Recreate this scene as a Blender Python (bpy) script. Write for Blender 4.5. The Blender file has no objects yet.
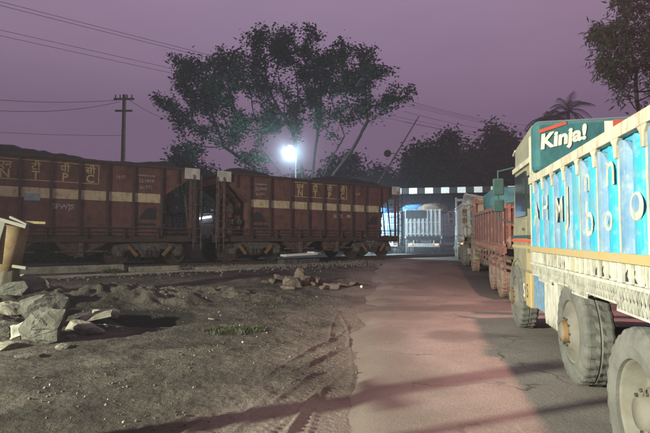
import bpy, bmesh, math, random
import numpy as np
from mathutils import Vector, Matrix, Euler
random.seed(7); np.random.seed(7)
S = bpy.context.scene
COL = S.collection
PI = math.pi

# ------------------------------------------------------------------ camera
F = 470.0; HY = 238.0; CH = 1.5          # focal length in photo pixels, horizon row, eye height
cam = bpy.data.objects.new('camera', bpy.data.cameras.new('camera')); COL.objects.link(cam)
cam.data.sensor_width = 36; cam.data.lens = F/650*36
cam.location = (0, 0, CH); cam.rotation_euler = (math.radians(90+2.62), 0, 0)
cam.data.clip_start = 0.05; cam.data.clip_end = 1500
S.camera = cam

# ------------------------------------------------------------------ world: dusk sky
w = bpy.data.worlds.new('World'); S.world = w; w.use_nodes = True
nt = w.node_tree; nt.nodes.clear()
out = nt.nodes.new('ShaderNodeOutputWorld'); add = nt.nodes.new('ShaderNodeAddShader')
sky = nt.nodes.new('ShaderNodeTexSky'); sky.sky_type = 'NISHITA'; sky.sun_disc = False
SUN_EL, SUN_AZ = 2.0, 205.0
sky.sun_elevation = math.radians(SUN_EL); sky.sun_rotation = math.radians(SUN_AZ)
b1 = nt.nodes.new('ShaderNodeBackground'); b1.inputs['Strength'].default_value = 0.05
tint = nt.nodes.new('ShaderNodeMix'); tint.data_type = 'RGBA'; tint.blend_type = 'MULTIPLY'; tint.inputs['Factor'].default_value = 1
tint.inputs['B'].default_value = (.16, .07, .14, 1)
nt.links.new(sky.outputs[0], tint.inputs['A']); nt.links.new(tint.outputs['Result'], b1.inputs[0])
b2 = nt.nodes.new('ShaderNodeBackground'); b2.inputs['Strength'].default_value = 1.0
tc = nt.nodes.new('ShaderNodeTexCoord'); sp = nt.nodes.new('ShaderNodeSeparateXYZ'); rp = nt.nodes.new('ShaderNodeValToRGB')
nt.links.new(tc.outputs['Generated'], sp.inputs[0]); nt.links.new(sp.outputs['Z'], rp.inputs[0]); 
skn = nt.nodes.new('ShaderNodeTexNoise'); skn.inputs['Scale'].default_value = 2.2; skn.inputs['Detail'].default_value = 5; skm = nt.nodes.new('ShaderNodeMapping'); skm.inputs['Scale'].default_value = (1, 1, 3.5)
nt.links.new(tc.outputs['Generated'], skm.inputs[0]); nt.links.new(skm.outputs[0], skn.inputs[0])
skr = nt.nodes.new('ShaderNodeMapRange'); skr.inputs['From Min'].default_value = .3; skr.inputs['From Max'].default_value = .7; skr.inputs['To Min'].default_value = .93; skr.inputs['To Max'].default_value = 1.07
nt.links.new(skn.outputs['Fac'], skr.inputs['Value']); skv = nt.nodes.new('ShaderNodeVectorMath'); skv.operation = 'SCALE'
nt.links.new(rp.outputs[0], skv.inputs[0]); nt.links.new(skr.outputs[0], skv.inputs['Scale']); nt.links.new(skv.outputs[0], b2.inputs[0])
rp.color_ramp.elements[0].position = 0.0; rp.color_ramp.elements[0].color = (.155, .097, .165, 1)
rp.color_ramp.elements[1].position = 0.48; rp.color_ramp.elements[1].color = (.318, .222, .335, 1)
e = rp.color_ramp.elements.new(0.24); e.color = (.180, .116, .190, 1)
nt.links.new(b1.outputs[0], add.inputs[0]); nt.links.new(b2.outputs[0], add.inputs[1]); nt.links.new(add.outputs[0], out.inputs[0])

# last afterglow: one very weak sun
sun = bpy.data.objects.new('sun', bpy.data.lights.new('sun', 'SUN')); COL.objects.link(sun)
sun.data.energy = 0.03; sun.data.angle = math.radians(12); sun.data.color = (1, .8, .75)
sun.rotation_euler = (math.radians(90-12), 0, math.radians(-25))

S.view_settings.view_transform = 'Standard'; S.view_settings.look = 'None'
S.view_settings.exposure = 0.0; S.view_settings.gamma = 1; S.view_settings.use_curve_mapping = False
S.render.engine = 'CYCLES'
S.cycles.max_bounces = 5; S.cycles.diffuse_bounces = 3; S.cycles.volume_bounces = 0
S.cycles.use_denoising = True; S.cycles.sample_clamp_indirect = 4

# the lamps that light the crossing (each sits in a street lamp built further down)
KEY_POS = Vector((-14.0, -2.0, 4.8)); KEY_W = 33000; KEY_COL = (.97, 1.0, .79)
PINK_W = 3300; PINK_COL = (1.0, .44, .39)
FAR_W = 1900; FLOOD_W = 8500; FAR_COL = (.62, .86, 1.0)

# ------------------------------------------------------------------ frames
RD = Vector((.2147, .9767, 0)); RP = Vector((.9767, -.2147, 0))      # road direction and its right
RANG = -math.asin(.2147)
TU = Vector((.805, .593, 0)); TN = Vector((-.593, .805, 0)); T0 = Vector((-6.7, 18.0, 0))
TANG = math.atan2(.593, .805)
RAILZ = .46
def R(s, l, z=0): return RD*s + RP*l + Vector((0, 0, z))
def T(s, d, z=0): return T0 + TU*s + TN*d + Vector((0, 0, z))
def P(x, y, Y): return Vector(((x-325)/F*Y, Y, CH+(HY-y)/F*Y))
def smooth(t): t = np.clip(t, 0, 1); return t*t*(3-2*t)
def base_z(x, y):
    d = 18.5 - (-.593*x + .805*y)
    return .33*smooth((11.0-d)/8.6)

# ------------------------------------------------------------------ materials
def mat(name, col, rough=.8, col2=None, scale=6, bump=0., bscale=40, metal=0., detail=6, lo=.35, hi=.65,
        dirt=None, dscale=2., dlo=.5, dhi=.7, streak=None, slo=.56, shi=.78, emit=None, estr=0., spec=.3, coord='Object', bdist=.02):
    m = bpy.data.materials.new(name); m.use_nodes = True; n = m.node_tree; b = n.nodes['Principled BSDF']
    b.inputs['Base Color'].default_value = (*col, 1); b.inputs['Roughness'].default_value = rough
    b.inputs['Metallic'].default_value = metal; b.inputs['Specular IOR Level'].default_value = spec
    t = n.nodes.new('ShaderNodeTexCoord'); last = None
    def noise(sc, dt=detail):
        k = n.nodes.new('ShaderNodeTexNoise'); k.inputs['Scale'].default_value = sc; k.inputs['Detail'].default_value = dt
        k.inputs['Roughness'].default_value = .62
        n.links.new(t.outputs[coord], k.inputs['Vector']); return k
    def ramp(src, a, c):
        k = n.nodes.new('ShaderNodeMapRange'); k.inputs['From Min'].default_value = a; k.inputs['From Max'].default_value = c
        n.links.new(src, k.inputs['Value']); return k
    def mix(fac, A, B):
        k = n.nodes.new('ShaderNodeMix'); k.data_type = 'RGBA'
        n.links.new(fac, k.inputs['Factor'])
        for s_, v in (('A', A), ('B', B)):
            if isinstance(v, tuple): k.inputs[s_].default_value = (*v, 1)
            else: n.links.new(v, k.inputs[s_])
        return k.outputs['Result']
    c = col
    if col2: c = mix(ramp(noise(scale).outputs['Fac'], lo, hi).outputs[0], c, col2)
    if dirt: c = mix(ramp(noise(dscale, 9).outputs['Fac'], dlo, dhi).outputs[0], c, dirt)
    if streak:
        mp = n.nodes.new('ShaderNodeMapping'); mp.inputs['Scale'].default_value = (9, 9, 1.1); n.links.new(t.outputs[coord], mp.inputs[0])
        kk = n.nodes.new('ShaderNodeTexNoise'); kk.inputs['Scale'].default_value = 1.6; kk.inputs['Detail'].default_value = 8; kk.inputs['Roughness'].default_value = .7; n.links.new(mp.outputs[0], kk.inputs[0])
        c = mix(ramp(kk.outputs['Fac'], slo, shi).outputs[0], c, streak)
    if not isinstance(c, tuple): n.links.new(c, b.inputs['Base Color'])
    if bump:
        k = n.nodes.new('ShaderNodeBump'); k.inputs['Strength'].default_value = bump; k.inputs['Distance'].default_value = bdist
        n.links.new(noise(bscale, 8).outputs['Fac'], k.inputs['Height']); n.links.new(k.outputs[0], b.inputs['Normal'])
    if emit: b.inputs['Emission Color'].default_value = (*emit, 1); b.inputs['Emission Strength'].default_value = estr
    return m

M = {}
M['dirt'] = mat('dirt', (.118, .105, .085), .95, (.058, .053, .043), 1.3, 1.0, 16, lo=.38, hi=.62, dirt=(.17, .16, .118), dscale=7, dlo=.57, dhi=.75, bdist=.05, spec=.1)
M['road'] = mat('road', (.31, .28, .245), .9, (.235, .215, .185), 1.1, .5, 30, dirt=(.30, .27, .22), dscale=9, dlo=.52, dhi=.75, bdist=.012, spec=.15)
def cracks(m):      # thin cracks and coarse aggregate in the tarmac
    n = m.node_tree; b_ = n.nodes['Principled BSDF']; src = b_.inputs['Base Color'].links[0].from_socket
    t = n.nodes.new('ShaderNodeTexCoord'); w_ = n.nodes.new('ShaderNodeTexNoise'); w_.inputs['Scale'].default_value = 2.5; w_.inputs['Detail'].default_value = 5
    ad = n.nodes.new('ShaderNodeVectorMath'); ad.operation = 'MULTIPLY_ADD'; ad.inputs[1].default_value = (.5, .5, .5)
    v = n.nodes.new('ShaderNodeTexVoronoi'); v.feature = 'DISTANCE_TO_EDGE'; v.inputs['Scale'].default_value = .75
    n.links.new(t.outputs['Object'], w_.inputs[0]); n.links.new(w_.outputs['Color'], ad.inputs[0]); n.links.new(t.outputs['Object'], ad.inputs[2]); n.links.new(ad.outputs[0], v.inputs['Vector'])
    r_ = n.nodes.new('ShaderNodeMapRange'); r_.inputs['From Min'].default_value = .003; r_.inputs['From Max'].default_value = .014; r_.inputs['To Min'].default_value = .75; r_.inputs['To Max'].default_value = 0
    n.links.new(v.outputs['Distance'], r_.inputs['Value'])
    k2 = n.nodes.new('ShaderNodeTexNoise'); k2.inputs['Scale'].default_value = .9; n.links.new(t.outputs['Object'], k2.inputs[0])
    r2 = n.nodes.new('ShaderNodeMapRange'); r2.inputs['From Min'].default_value = .50; r2.inputs['From Max'].default_value = .58; n.links.new(k2.outputs['Fac'], r2.inputs['Value'])
    mm = n.nodes.new('ShaderNodeMath'); mm.operation = 'MULTIPLY'; n.links.new(r_.outputs[0], mm.inputs[0]); n.links.new(r2.outputs[0], mm.inputs[1])
    x1 = n.nodes.new('ShaderNodeMix'); x1.data_type = 'RGBA'; n.links.new(mm.outputs[0], x1.inputs['Factor']); n.links.new(src, x1.inputs['A']); x1.inputs['B'].default_value = (.07, .06, .05, 1)
    ag = n.nodes.new('ShaderNodeTexNoise'); ag.inputs['Scale'].default_value = 60; ag.inputs['Detail'].default_value = 3; n.links.new(t.outputs['Object'], ag.inputs[0])
    r3 = n.nodes.new('ShaderNodeMapRange'); r3.inputs['From Min'].default_value = .35; r3.inputs['From Max'].default_value = .65; r3.inputs['To Min'].default_value = .80; r3.inputs['To Max'].default_value = 1.15; n.links.new(ag.outputs['Fac'], r3.inputs['Value'])
    x2 = n.nodes.new('ShaderNodeVectorMath'); x2.operation = 'SCALE'; n.links.new(x1.outputs['Result'], x2.inputs[0]); n.links.new(r3.outputs[0], x2.inputs['Scale'])
    n.links.new(x2.outputs[0], b_.inputs['Base Color'])
cracks(M['road'])
M['wagon'] = mat('wagon_paint', (.185, .082, .067), .8, (.13, .062, .053), 1.6, .25, 25, dirt=(.040, .030, .026), dscale=3.2, dlo=.52, dhi=.75, streak=(.05, .034, .028), slo=.5)
M['wagon_dark'] = mat('wagon_underframe', (.085, .052, .043), .85, (.055, .038, .032), 4, .3, 30)
M['yellow'] = mat('wagon_yellow_band', (.60, .51, .30), .8, (.48, .41, .25), 5, .1, 30, dirt=(.22, .14, .09), dscale=5, dlo=.55, dhi=.8, streak=(.22, .14, .10), slo=.52)
M['letter'] = mat('wagon_lettering', (.50, .42, .20), .8, (.22, .16, .09), 9, lo=.5, hi=.8)
M['letter_pale'] = mat('pale_lettering', (.55, .50, .42), .8, (.2, .16, .12), 9)
M['chalk'] = mat('chalk_panel', (.30, .42, .40), .9, (.2, .26, .25), 10)
M['plate'] = mat('white_plate', (.62, .60, .52), .7, (.42, .40, .33), 4, dirt=(.2, .15, .1), dscale=6, dlo=.58, dhi=.8)
M['iron'] = mat('dirty_iron', (.15, .128, .108), .75, (.035, .030, .028), 8, .3, 40)
M['orange'] = mat('orange_paint', (.26, .15, .06), .7, (.14, .09, .045), 8)
M['rail'] = mat('rail_steel', (.14, .10, .08), .6, (.07, .05, .04), 12, .2, 50, metal=.4)
M['coal'] = mat('coal', (.018, .018, .019), .8, (.035, .034, .034), 9, 1.0, 14, bdist=.06)
M['concrete'] = mat('old_concrete', (.27, .25, .19), .9, (.16, .15, .115), 3, .5, 22, dirt=(.08, .075, .06), dscale=4)
M['pebble'] = mat('pebbles', (.15, .14, .105), .95, (.08, .075, .055), 9)
M['rock'] = mat('rubble_rock', (.135, .130, .108), .95, (.085, .082, .066), 4, 1.0, 11, dirt=(.07, .065, .05), dscale=6, dlo=.5, dhi=.75, bdist=.05)
M['brick'] = mat('brick_rubble', (.15, .105, .085), .95, (.10, .08, .066), 6, .8, 20, dirt=(.2, .17, .13), dscale=8)
M['rag'] = mat('bleached_metal', (.20, .195, .165), .8, (.2, .19, .15), 6)
M['cloth'] = mat('white_rag', (.21, .205, .175), .9, (.42, .40, .33), 8, .4, 20)
M['cream'] = mat('cream_paint', (.60, .56, .44), .6, (.48, .44, .33), 5, .25, 30, dirt=(.22, .16, .10), dscale=8, dlo=.58, dhi=.76, streak=(.26, .20, .14), slo=.50, shi=.70)
M['cream2'] = mat('pale_paint', (.60, .59, .52), .65, (.47, .46, .39), 6, .25, 30, dirt=(.20, .17, .13), dscale=9, dlo=.56, dhi=.76, streak=(.24, .21, .17), slo=.49, shi=.70)
M['cyan'] = mat('bright_blue_paint', (.025, .34, .54), .5, (.04, .41, .55), 3, .3, 16, dirt=(.26, .40, .44), dscale=10, dlo=.52, dhi=.74, streak=(.17, .26, .28), slo=.50, shi=.70)
M['pale'] = mat('faded_blue_paint', (.12, .25, .42), .6, (.22, .33, .44), 6, .3, 16, dirt=(.42, .46, .44), dscale=11, dlo=.54, dhi=.8, streak=(.40, .44, .42), slo=.54)
M['ochre'] = mat('ochre_stripe', (.46, .33, .13), .6, (.42, .34, .20), 7, dirt=(.4, .35, .25), dscale=9, dlo=.6, dhi=.8)
M['ochre2'] = mat('faded_yellow_board', (.26, .21, .10), .8, (.18, .14, .07), 6)
M['cab'] = mat('cab_grey_paint', (.29, .27, .18), .6, (.22, .205, .14), 4, .1, 30, dirt=(.14, .12, .08), dscale=7, dlo=.6, dhi=.8)
M['teal'] = mat('teal_paint', (.022, .065, .058), .6, (.04, .09, .08), 6)
M['tank'] = mat('teal_tarpaulin', (.045, .165, .18), .65, (.035, .12, .135), 3, .35, 9, dirt=(.12, .22, .22), dscale=6, dlo=.6, dhi=.8, bdist=.05)
M['redpaint'] = mat('red_stripe_paint', (.62, .10, .06), .6, (.5, .1, .06), 6)
M['white'] = mat('white_paint', (.78, .77, .70), .6, (.66, .64, .56), 8)
M['black'] = mat('black_paint', (.03, .03, .03), .6)
M['tyre'] = mat('dusty_rubber', (.165, .162, .145), .92, (.105, .103, .093), 5, .35, 30, dirt=(.10, .095, .08), dscale=7, dlo=.58, dhi=.8)
M['tyre_red'] = mat('reddish_rubber', (.30, .19, .155), .92, (.20, .125, .10), 5, .35, 30)  # redder and lighter than the other tyres
M['rim'] = mat('dusty_rim', (.19, .182, .155), .75, (.16, .14, .11), 8, .2, 30)
M['redside'] = mat('red_body_paint', (.15, .060, .050), .7, (.10, .045, .04), 3, .2, 25, dirt=(.16, .11, .09), dscale=5, dlo=.55, dhi=.8, streak=(.24, .18, .15), slo=.55)
M['redpost'] = mat('red_post_paint', (.215, .088, .075), .7, (.16, .08, .068), 6, dirt=(.3, .25, .2), dscale=6)
M['greyside'] = mat('grey_body_paint', (.38, .38, .38), .7, (.26, .27, .28), 4, dirt=(.18, .15, .13), dscale=5)
M['tarp'] = mat('dark_green_tarp', (.04, .085, .075), .8, (.03, .06, .055), 3, .5, 8, bdist=.06)
M['bluetarp'] = mat('blue_tarp', (.05, .20, .50), .6, (.12, .32, .60), 3, .5, 8, bdist=.06)
M['sack'] = mat('brown_sacks', (.30, .22, .15), .9, (.20, .14, .10), 4, .5, 9, bdist=.06)
M['glass'] = mat('window_glass', (.03, .035, .04), .12, spec=.6)
M['bark'] = mat('bark', (.045, .040, .032), .95, (.028, .025, .02), 6, .5, 20)
M['wood'] = mat('weathered_wood', (.16, .14, .10), .9, (.10, .085, .06), 7, .4, 25)
M['yellowpost'] = mat('faded_yellow_post', (.24, .15, .06), .85, (.27, .21, .12), 5, .3, 20, dirt=(.22, .13, .06), dscale=6, dlo=.52, dhi=.7)
M['wire'] = mat('wire', (.05, .045, .05), .7)
M['galv'] = mat('lamp_post_steel', (.22, .22, .22), .5, (.15, .15, .15), 5, metal=.5)
M['lampwhite'] = mat('lit_cool_lamp', (1, 1, 1), .4, emit=(.72, .90, 1.0), estr=60)
M['lampwarm'] = mat('lit_sodium_lamp', (1, 1, 1), .4, emit=(1.0, .95, .75), estr=30)
M['lamppink'] = mat('lit_pink_lamp', (1, 1, 1), .4, emit=(1.0, .5, .4), estr=30)
M['tail'] = mat('lit_tail_lamp', (.6, .1, .05), .4, emit=(1.0, .36, .22), estr=2.2)
M['reflector'] = mat('red_lens', (.45, .03, .02), .3)
M['amber'] = mat('amber_lens', (.60, .26, .03), .3)
M['tube'] = mat('lit_tube', (1, 1, 1), .4, emit=(.70, .80, 1.0), estr=6)
M['plaster'] = mat('hut_plaster', (.22, .21, .20), .9, (.15, .14, .13), 3)
def leafmat(name, a, b_):
    m = mat(name, a, .7, b_, .6, lo=.3, hi=.7, spec=.15)
    n = m.node_tree; bs = n.nodes['Principled BSDF']; o = n.nodes['Material Output']
    tr = n.nodes.new('ShaderNodeBsdfTranslucent'); tr.inputs['Color'].default_value = (a[0]*1.2, a[1]*1.3, a[2], 1)
    mx = n.nodes.new('ShaderNodeMixShader'); mx.inputs[0].default_value = .3
    n.links.new(bs.outputs[0], mx.inputs[1]); n.links.new(tr.outputs[0], mx.inputs[2]); n.links.new(mx.outputs[0], o.inputs['Surface'])
    return m
M['leaf'] = leafmat('tree_leaves', (.034, .078, .046), (.022, .052, .034))
M['leafdark'] = leafmat('dark_leaves', (.040, .060, .040), (.025, .042, .028))
M['grass'] = leafmat('grass_blades', (.075, .090, .048), (.10, .10, .06))

# ------------------------------------------------------------------ mesh helpers
class MB:
    def __init__(s): s.v = []; s.f = []; s.mi = []; s.cur = 0
    def addv(s, vs): k = len(s.v); s.v += [tuple(v) for v in vs]; return k
    def face(s, idx): s.f.append(tuple(idx)); s.mi.append(s.cur)
    def box(s, c, d, rot=None):
        c = Vector(c); h = Vector(d)/2
        vs = [Vector((a*h.x, b*h.y, e_*h.z)) for a in (-1, 1) for b in (-1, 1) for e_ in (-1, 1)]
        if rot is not None:
            Rm = rot if isinstance(rot, Matrix) else Euler(rot).to_matrix()
            vs = [Rm @ v for v in vs]
        k = s.addv([v+c for v in vs])
        for q in ((0, 1, 3, 2), (4, 6, 7, 5), (0, 4, 5, 1), (2, 3, 7, 6), (0, 2, 6, 4), (1, 5, 7, 3)): s.face([k+i for i in q])
        return s
    def span(s, a, b): return s.box([(a[i]+b[i])/2 for i in range(3)], [abs(b[i]-a[i]) for i in range(3)])
    def bar(s, p, q, w_, t_, up=(0, 0, 1)):
        p = Vector(p); q = Vector(q); d = (q-p); L = d.length; d = d.normalized(); u = Vector(up)
        if abs(d.dot(u)) > .98: u = Vector((0, 1, 0))
        x = d.cross(u).normalized(); y = x.cross(d).normalized()
        return s.box((p+q)/2, (w_, L, t_), Matrix((x, d, y)).transposed())
    def tube(s, p, q, r0, r1=None, n=8, cap=True):
        r1 = r0 if r1 is None else r1
        p = Vector(p); q = Vector(q); d = (q-p).normalized(); u = Vector((0, 0, 1)) if abs(d.z) < .9 else Vector((1, 0, 0))
        x = d.cross(u).normalized(); y = d.cross(x)
        k = s.addv([p+(x*math.cos(a)+y*math.sin(a))*r0 for a in [2*PI*i/n for i in range(n)]] +
                   [q+(x*math.cos(a)+y*math.sin(a))*r1 for a in [2*PI*i/n for i in range(n)]])
        for i in range(n): j = (i+1) % n; s.face((k+i, k+j, k+n+j, k+n+i))
        if cap: s.face([k+i for i in reversed(range(n))]); s.face([k+n+i for i in range(n)])
        return s
    def path(s, pts, r, n=6):
        for a, b in zip(pts[:-1], pts[1:]): s.tube(a, b, r, r, n)
        return s
    def prism(s, outline, axis, a, b):
        """outline: 2D points; axis: 'x','y','z' the extrusion axis, from a to b"""
        def put(u, v, t): return {'x': (t, u, v), 'y': (u, t, v), 'z': (u, v, t)}[axis]
        n = len(outline)
        k = s.addv([put(u, v, a) for u, v in outline]+[put(u, v, b) for u, v in outline])
        for i in range(n): j = (i+1) % n; s.face((k+i, k+j, k+n+j, k+n+i))
        s.face([k+i for i in reversed(range(n))]); s.face([k+n+i for i in range(n)])
        return s
    def lathe(s, prof, c, n=32, axis='x', fn=None):
        """prof: (radius, offset along axis); closed ring surfaces"""
        c = Vector(c); k = len(s.v)
        for i in range(n):
            a = 2*PI*i/n
            for j, (r, o) in enumerate(prof):
                if fn: r = fn(i, j, r)
                if axis == 'x': s.v.append((c.x+o, c.y+r*math.cos(a), c.z+r*math.sin(a)))
                elif axis == 'y': s.v.append((c.x+r*math.cos(a), c.y+o, c.z+r*math.sin(a)))
                else: s.v.append((c.x+r*math.cos(a), c.y+r*math.sin(a), c.z+o))
        m_ = len(prof)
        for i in range(n):
            i2 = (i+1) % n
            for j in range(m_-1): s.face((k+i*m_+j, k+i2*m_+j, k+i2*m_+j+1, k+i*m_+j+1))
        return s
    def build(s, name, mats, parent=None, bevel=0, smooth_=False, subsurf=0):
        me = bpy.data.meshes.new(name); me.from_pydata(s.v, [], s.f)
        mats = mats if isinstance(mats, (list, tuple)) else [mats]
        for m in mats: me.materials.append(m)
        if len(mats) > 1: me.polygons.foreach_set('material_index', s.mi)
        bm = bmesh.new(); bm.from_mesh(me); bmesh.ops.recalc_face_normals(bm, faces=bm.faces); bm.to_mesh(me); bm.free()
        if smooth_: me.polygons.foreach_set('use_smooth', [True]*len(me.polygons))
        o = bpy.data.objects.new(name, me); COL.objects.link(o)
        if parent: o.parent = parent
        if bevel:
            b = o.modifiers.new('bevel', 'BEVEL'); b.width = bevel; b.segments = 2; b.limit_method = 'ANGLE'
        if subsurf:
            b = o.modifiers.new('sub', 'SUBSURF'); b.levels = b.render_levels = subsurf
        return o
def raw(name, V, Fq, m, parent=None, smooth_=False):
    me = bpy.data.meshes.new(name); V = np.asarray(V, dtype=np.float32); Fq = np.asarray(Fq, dtype=np.int32)
    me.vertices.add(len(V)); me.vertices.foreach_set('co', V.ravel())
    k = Fq.shape[1]; me.loops.add(Fq.size); me.loops.foreach_set('vertex_index', Fq.ravel())
    me.polygons.add(len(Fq)); me.polygons.foreach_set('loop_start', np.arange(len(Fq), dtype=np.int32)*k)
    me.update(calc_edges=True); me.validate()
    if smooth_: me.polygons.foreach_set('use_smooth', [True]*len(me.polygons))
    me.materials.append(m)
    o = bpy.data.objects.new(name, me); COL.objects.link(o)
    if parent: o.parent = parent
    return o
def tag(o, label=None, cat=None, group=None, kind=None):
    if label: o['label'] = label
    if cat: o['category'] = cat
    if group: o['group'] = group
    if kind: o['kind'] = kind
    return o
def thing(name, label, cat, loc=(0, 0, 0), rz=0, group=None):
    o = bpy.data.objects.new(name, None); COL.objects.link(o); o.location = loc; o.rotation_euler = (0, 0, rz)
    o.empty_display_size = .2
    return tag(o, label, cat, group)
def copy_tree(o, parent=None):
    c = o.copy(); COL.objects.link(c); c.parent = parent
    for ch in [q for q in o.children]: copy_tree(ch, c)
    return c
def text(body, size, m, parent, loc, rot=(PI/2, 0, 0), name='lettering', ext=.004, shear=0, offset=0, sx=1, align='CENTER', sp_=1):
    cu = bpy.data.curves.new('t', 'FONT'); cu.body = body; cu.size = size; cu.extrude = ext; cu.shear = shear; cu.offset = offset
    cu.align_x = align; cu.align_y = 'CENTER'; cu.space_character = sp_; cu.resolution_u = 3
    t = bpy.data.objects.new('t', cu); COL.objects.link(t); bpy.context.view_layer.update()
    me = bpy.data.meshes.new_from_object(t.evaluated_get(bpy.context.evaluated_depsgraph_get()))
    bpy.data.objects.remove(t); bpy.data.curves.remove(cu)
    me.name = name; me.materials.clear(); me.materials.append(m)
    o = bpy.data.objects.new(name, me); COL.objects.link(o); o.parent = parent
    o.location = loc; o.rotation_euler = rot; o.scale = (sx, 1, 1)
    return o

# ------------------------------------------------------------------ noise
_rng = np.random.RandomState(3); _G = _rng.rand(256, 256)
def vnoise(x, y):
    xi = np.floor(x).astype(int); yi = np.floor(y).astype(int); fx = x-xi; fy = y-yi
    fx = fx*fx*(3-2*fx); fy = fy*fy*(3-2*fy); a, b = xi % 256, yi % 256; a1, b1 = (xi+1) % 256, (yi+1) % 256
    return (_G[a, b]*(1-fx)+_G[a1, b]*fx)*(1-fy)+(_G[a, b1]*(1-fx)+_G[a1, b1]*fx)*fy
def fbm(x, y, o=5):
    r = 0; a = .5
    for i in range(o): r = r+a*(vnoise(x*2**i+17*i, y*2**i+31*i)-.5); a *= .5
    return r

# ------------------------------------------------------------------ ground
def road_left(s):   # lateral position of the left road edge
    return np.interp(s, [-10, 3, 10, 24, 30, 60], [-.35, -.62, -1.35, -2.3, -3.0, -3.2])
def ground_z(x, y):
    s = x*RD.x+y*RD.y; l = x*RP.x+y*RP.y; d = 18.5-(-.593*x+.805*y); a = (x-T0.x)*TU.x+(y-T0.y)*TU.y
    z = base_z(x, y)
    e_ = road_left(s)-l                                   # > 0 on the dirt, left of the road
    off = np.where(l < 2, smooth((e_+.1)/1.0), smooth((l-5.2)/1.2))
    far = smooth((40-np.abs(y-12))/20)
    n1 = fbm(x*.8, y*.8, 5); n2 = fbm(x*4+5, y*4, 4); n3 = fbm(x*14, y*14, 3)
    rough_ = .10*n1+.05*n2+.026*n3
    z = z+off*rough_*far - .006 - .03*(1-off)
    # spoil heaps in front of the track
    for hx, hy, rx, ry, h in ((-4.5, 10.6, 1.5, .8, .30), (-2.6, 11.6, 1.6, .7, .16), (-6.6, 9.8, 1.4, .9, .28), (-7.2, 8.0, 1.6, 1.2, .30), (-4.9, 7.4, 1.0, .7, .10), (-1.0, 14.3, 1.6, .6, .08)):
        g = np.exp(-(((x-hx)/rx)**2+((y-hy)/ry)**2)); z = z+g*h*(1+1.3*n2+.9*n1)
    g = np.exp(-(((x+3.15)/.75)**2+((y-8.7)/.5)**2)**1.5); z = z-.20*g      # hollow right of the rock pile, shaped to make a patch of shade
    g = np.exp(-(((x+4.1)/.35)**2+((y-8.6)/.5)**2)); z = z+.12*g
    # crossing tyre ruts beside the road
    h_ = np.zeros_like(x*1.0)
    for l0, sl_ in ((-1.30, -.05), (-.95, .02), (-1.15, -.15), (-.72, -.10), (-1.45, .10), (-1.0, .17), (-1.2, .30), (-.8, -.24)):
        u = np.abs(l-(l0+sl_*(s-6)+.05*np.sin(s*1.1+l0*9)))/.115; ins = smooth(1.35-u)
        new = -.006+.0085*np.cos(2*PI*(s/.085+.55*u))*smooth(1.1-u)
        h_ = h_*(1-ins)+new*ins+.009*np.exp(-((u-1.25)/.22)**2)*(1-.6*ins)
    z = z+h_*smooth((s-2.5)/1.5)*smooth((10.5-s)/3)*smooth((e_+.15)/.5)*smooth((2.0-e_)/.8)*(.55+.9*smooth((fbm(x*.9+3, y*.9, 3)+.12)/.2))
    # ballast shoulder
    z = z+.05*n3*smooth((3.5-np.abs(d-.5))/1.5)
    return z
def axis(fine, step, lo, hi, far_=255):
    a = list(np.arange(fine[0], fine[1]+1e-6, step)); st = step
    while a[-1] < far_: st = min(st*1.09, 40); a.append(a[-1]+st)
    st = step
    while a[0] > -far_: st = min(st*1.09, 40); a.insert(0, a[0]-st)
    return np.array(a)
gx = axis((-8.5, 2.2), .04, 0, 0); gy = axis((3.2, 12.5), .04, 0, 0)
gx = np.sort(np.concatenate([gx[(gx < -1.75) | (gx > .75)], np.arange(-1.74, .75, .018)])); gy = np.sort(np.concatenate([gy[(gy < 3.21) | (gy > 9.0)], np.arange(3.22, 9.0, .028)]))
XX, YY = np.meshgrid(gx, gy); ZZ = ground_z(XX, YY)
nx, ny = len(gx), len(gy); I = np.arange(nx*ny).reshape(ny, nx)
FQ = np.stack([I[:-1, :-1], I[:-1, 1:], I[1:, 1:], I[1:, :-1]], -1).reshape(-1, 4)
def blend(m, col, attr='dust'):
    n = m.node_tree; b_ = n.nodes['Principled BSDF']; src = b_.inputs['Base Color'].links[0].from_socket
    a = n.nodes.new('ShaderNodeAttribute'); a.attribute_name = attr; k = n.nodes.new('ShaderNodeMix'); k.data_type = 'RGBA'
    n.links.new(a.outputs['Fac'], k.inputs['Factor']); n.links.new(src, k.inputs['A']); k.inputs['B'].default_value = (*col, 1)
    n.links.new(k.outputs['Result'], b_.inputs['Base Color'])
def set_attr(o, vals, nm='dust'):
    a = o.data.attributes.new(nm, 'FLOAT', 'POINT'); a.data.foreach_set('value', np.asarray(vals, dtype=np.float32).ravel())
blend(M['dirt'], (.235, .21, .175)); blend(M['dirt'], (.022, .020, .018), 'shade_soot'); blend(M['road'], (.16, .148, .118)); blend(M['road'], (.095, .082, .072), 'shade_soot')
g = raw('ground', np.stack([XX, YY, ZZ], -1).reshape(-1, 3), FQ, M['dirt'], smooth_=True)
_s = XX*RD.x+YY*RD.y; _l = XX*RP.x+YY*RP.y; _e = road_left(_s)-_l
set_attr(g, np.where(_l < 3, smooth((1.7-_e)/1.9+1.2*fbm(XX*1.2, YY*1.2, 5)), 0)*.75)
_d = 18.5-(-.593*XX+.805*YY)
set_attr(g, np.clip(1.15*np.exp(-(((XX+3.1)/1.0)**2+((YY-8.9)/.55)**2)**1.3)*(1+3*fbm(XX*3, YY*3, 4)) + .9*np.exp(-(((XX+4.6)/1.2)**2+((YY-9.3)/.8)**2))+.55*smooth((5.5-_d)/3)+.35*smooth((fbm(XX*.45+60, YY*.8, 5)-.02)/.16), 0, .92), 'shade_soot')  # painted shade round the rock pile, plus coal dust by the track and blotches
tag(g, 'bare brown dirt ground with rubble and tyre ruts', kind='structure')

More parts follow.
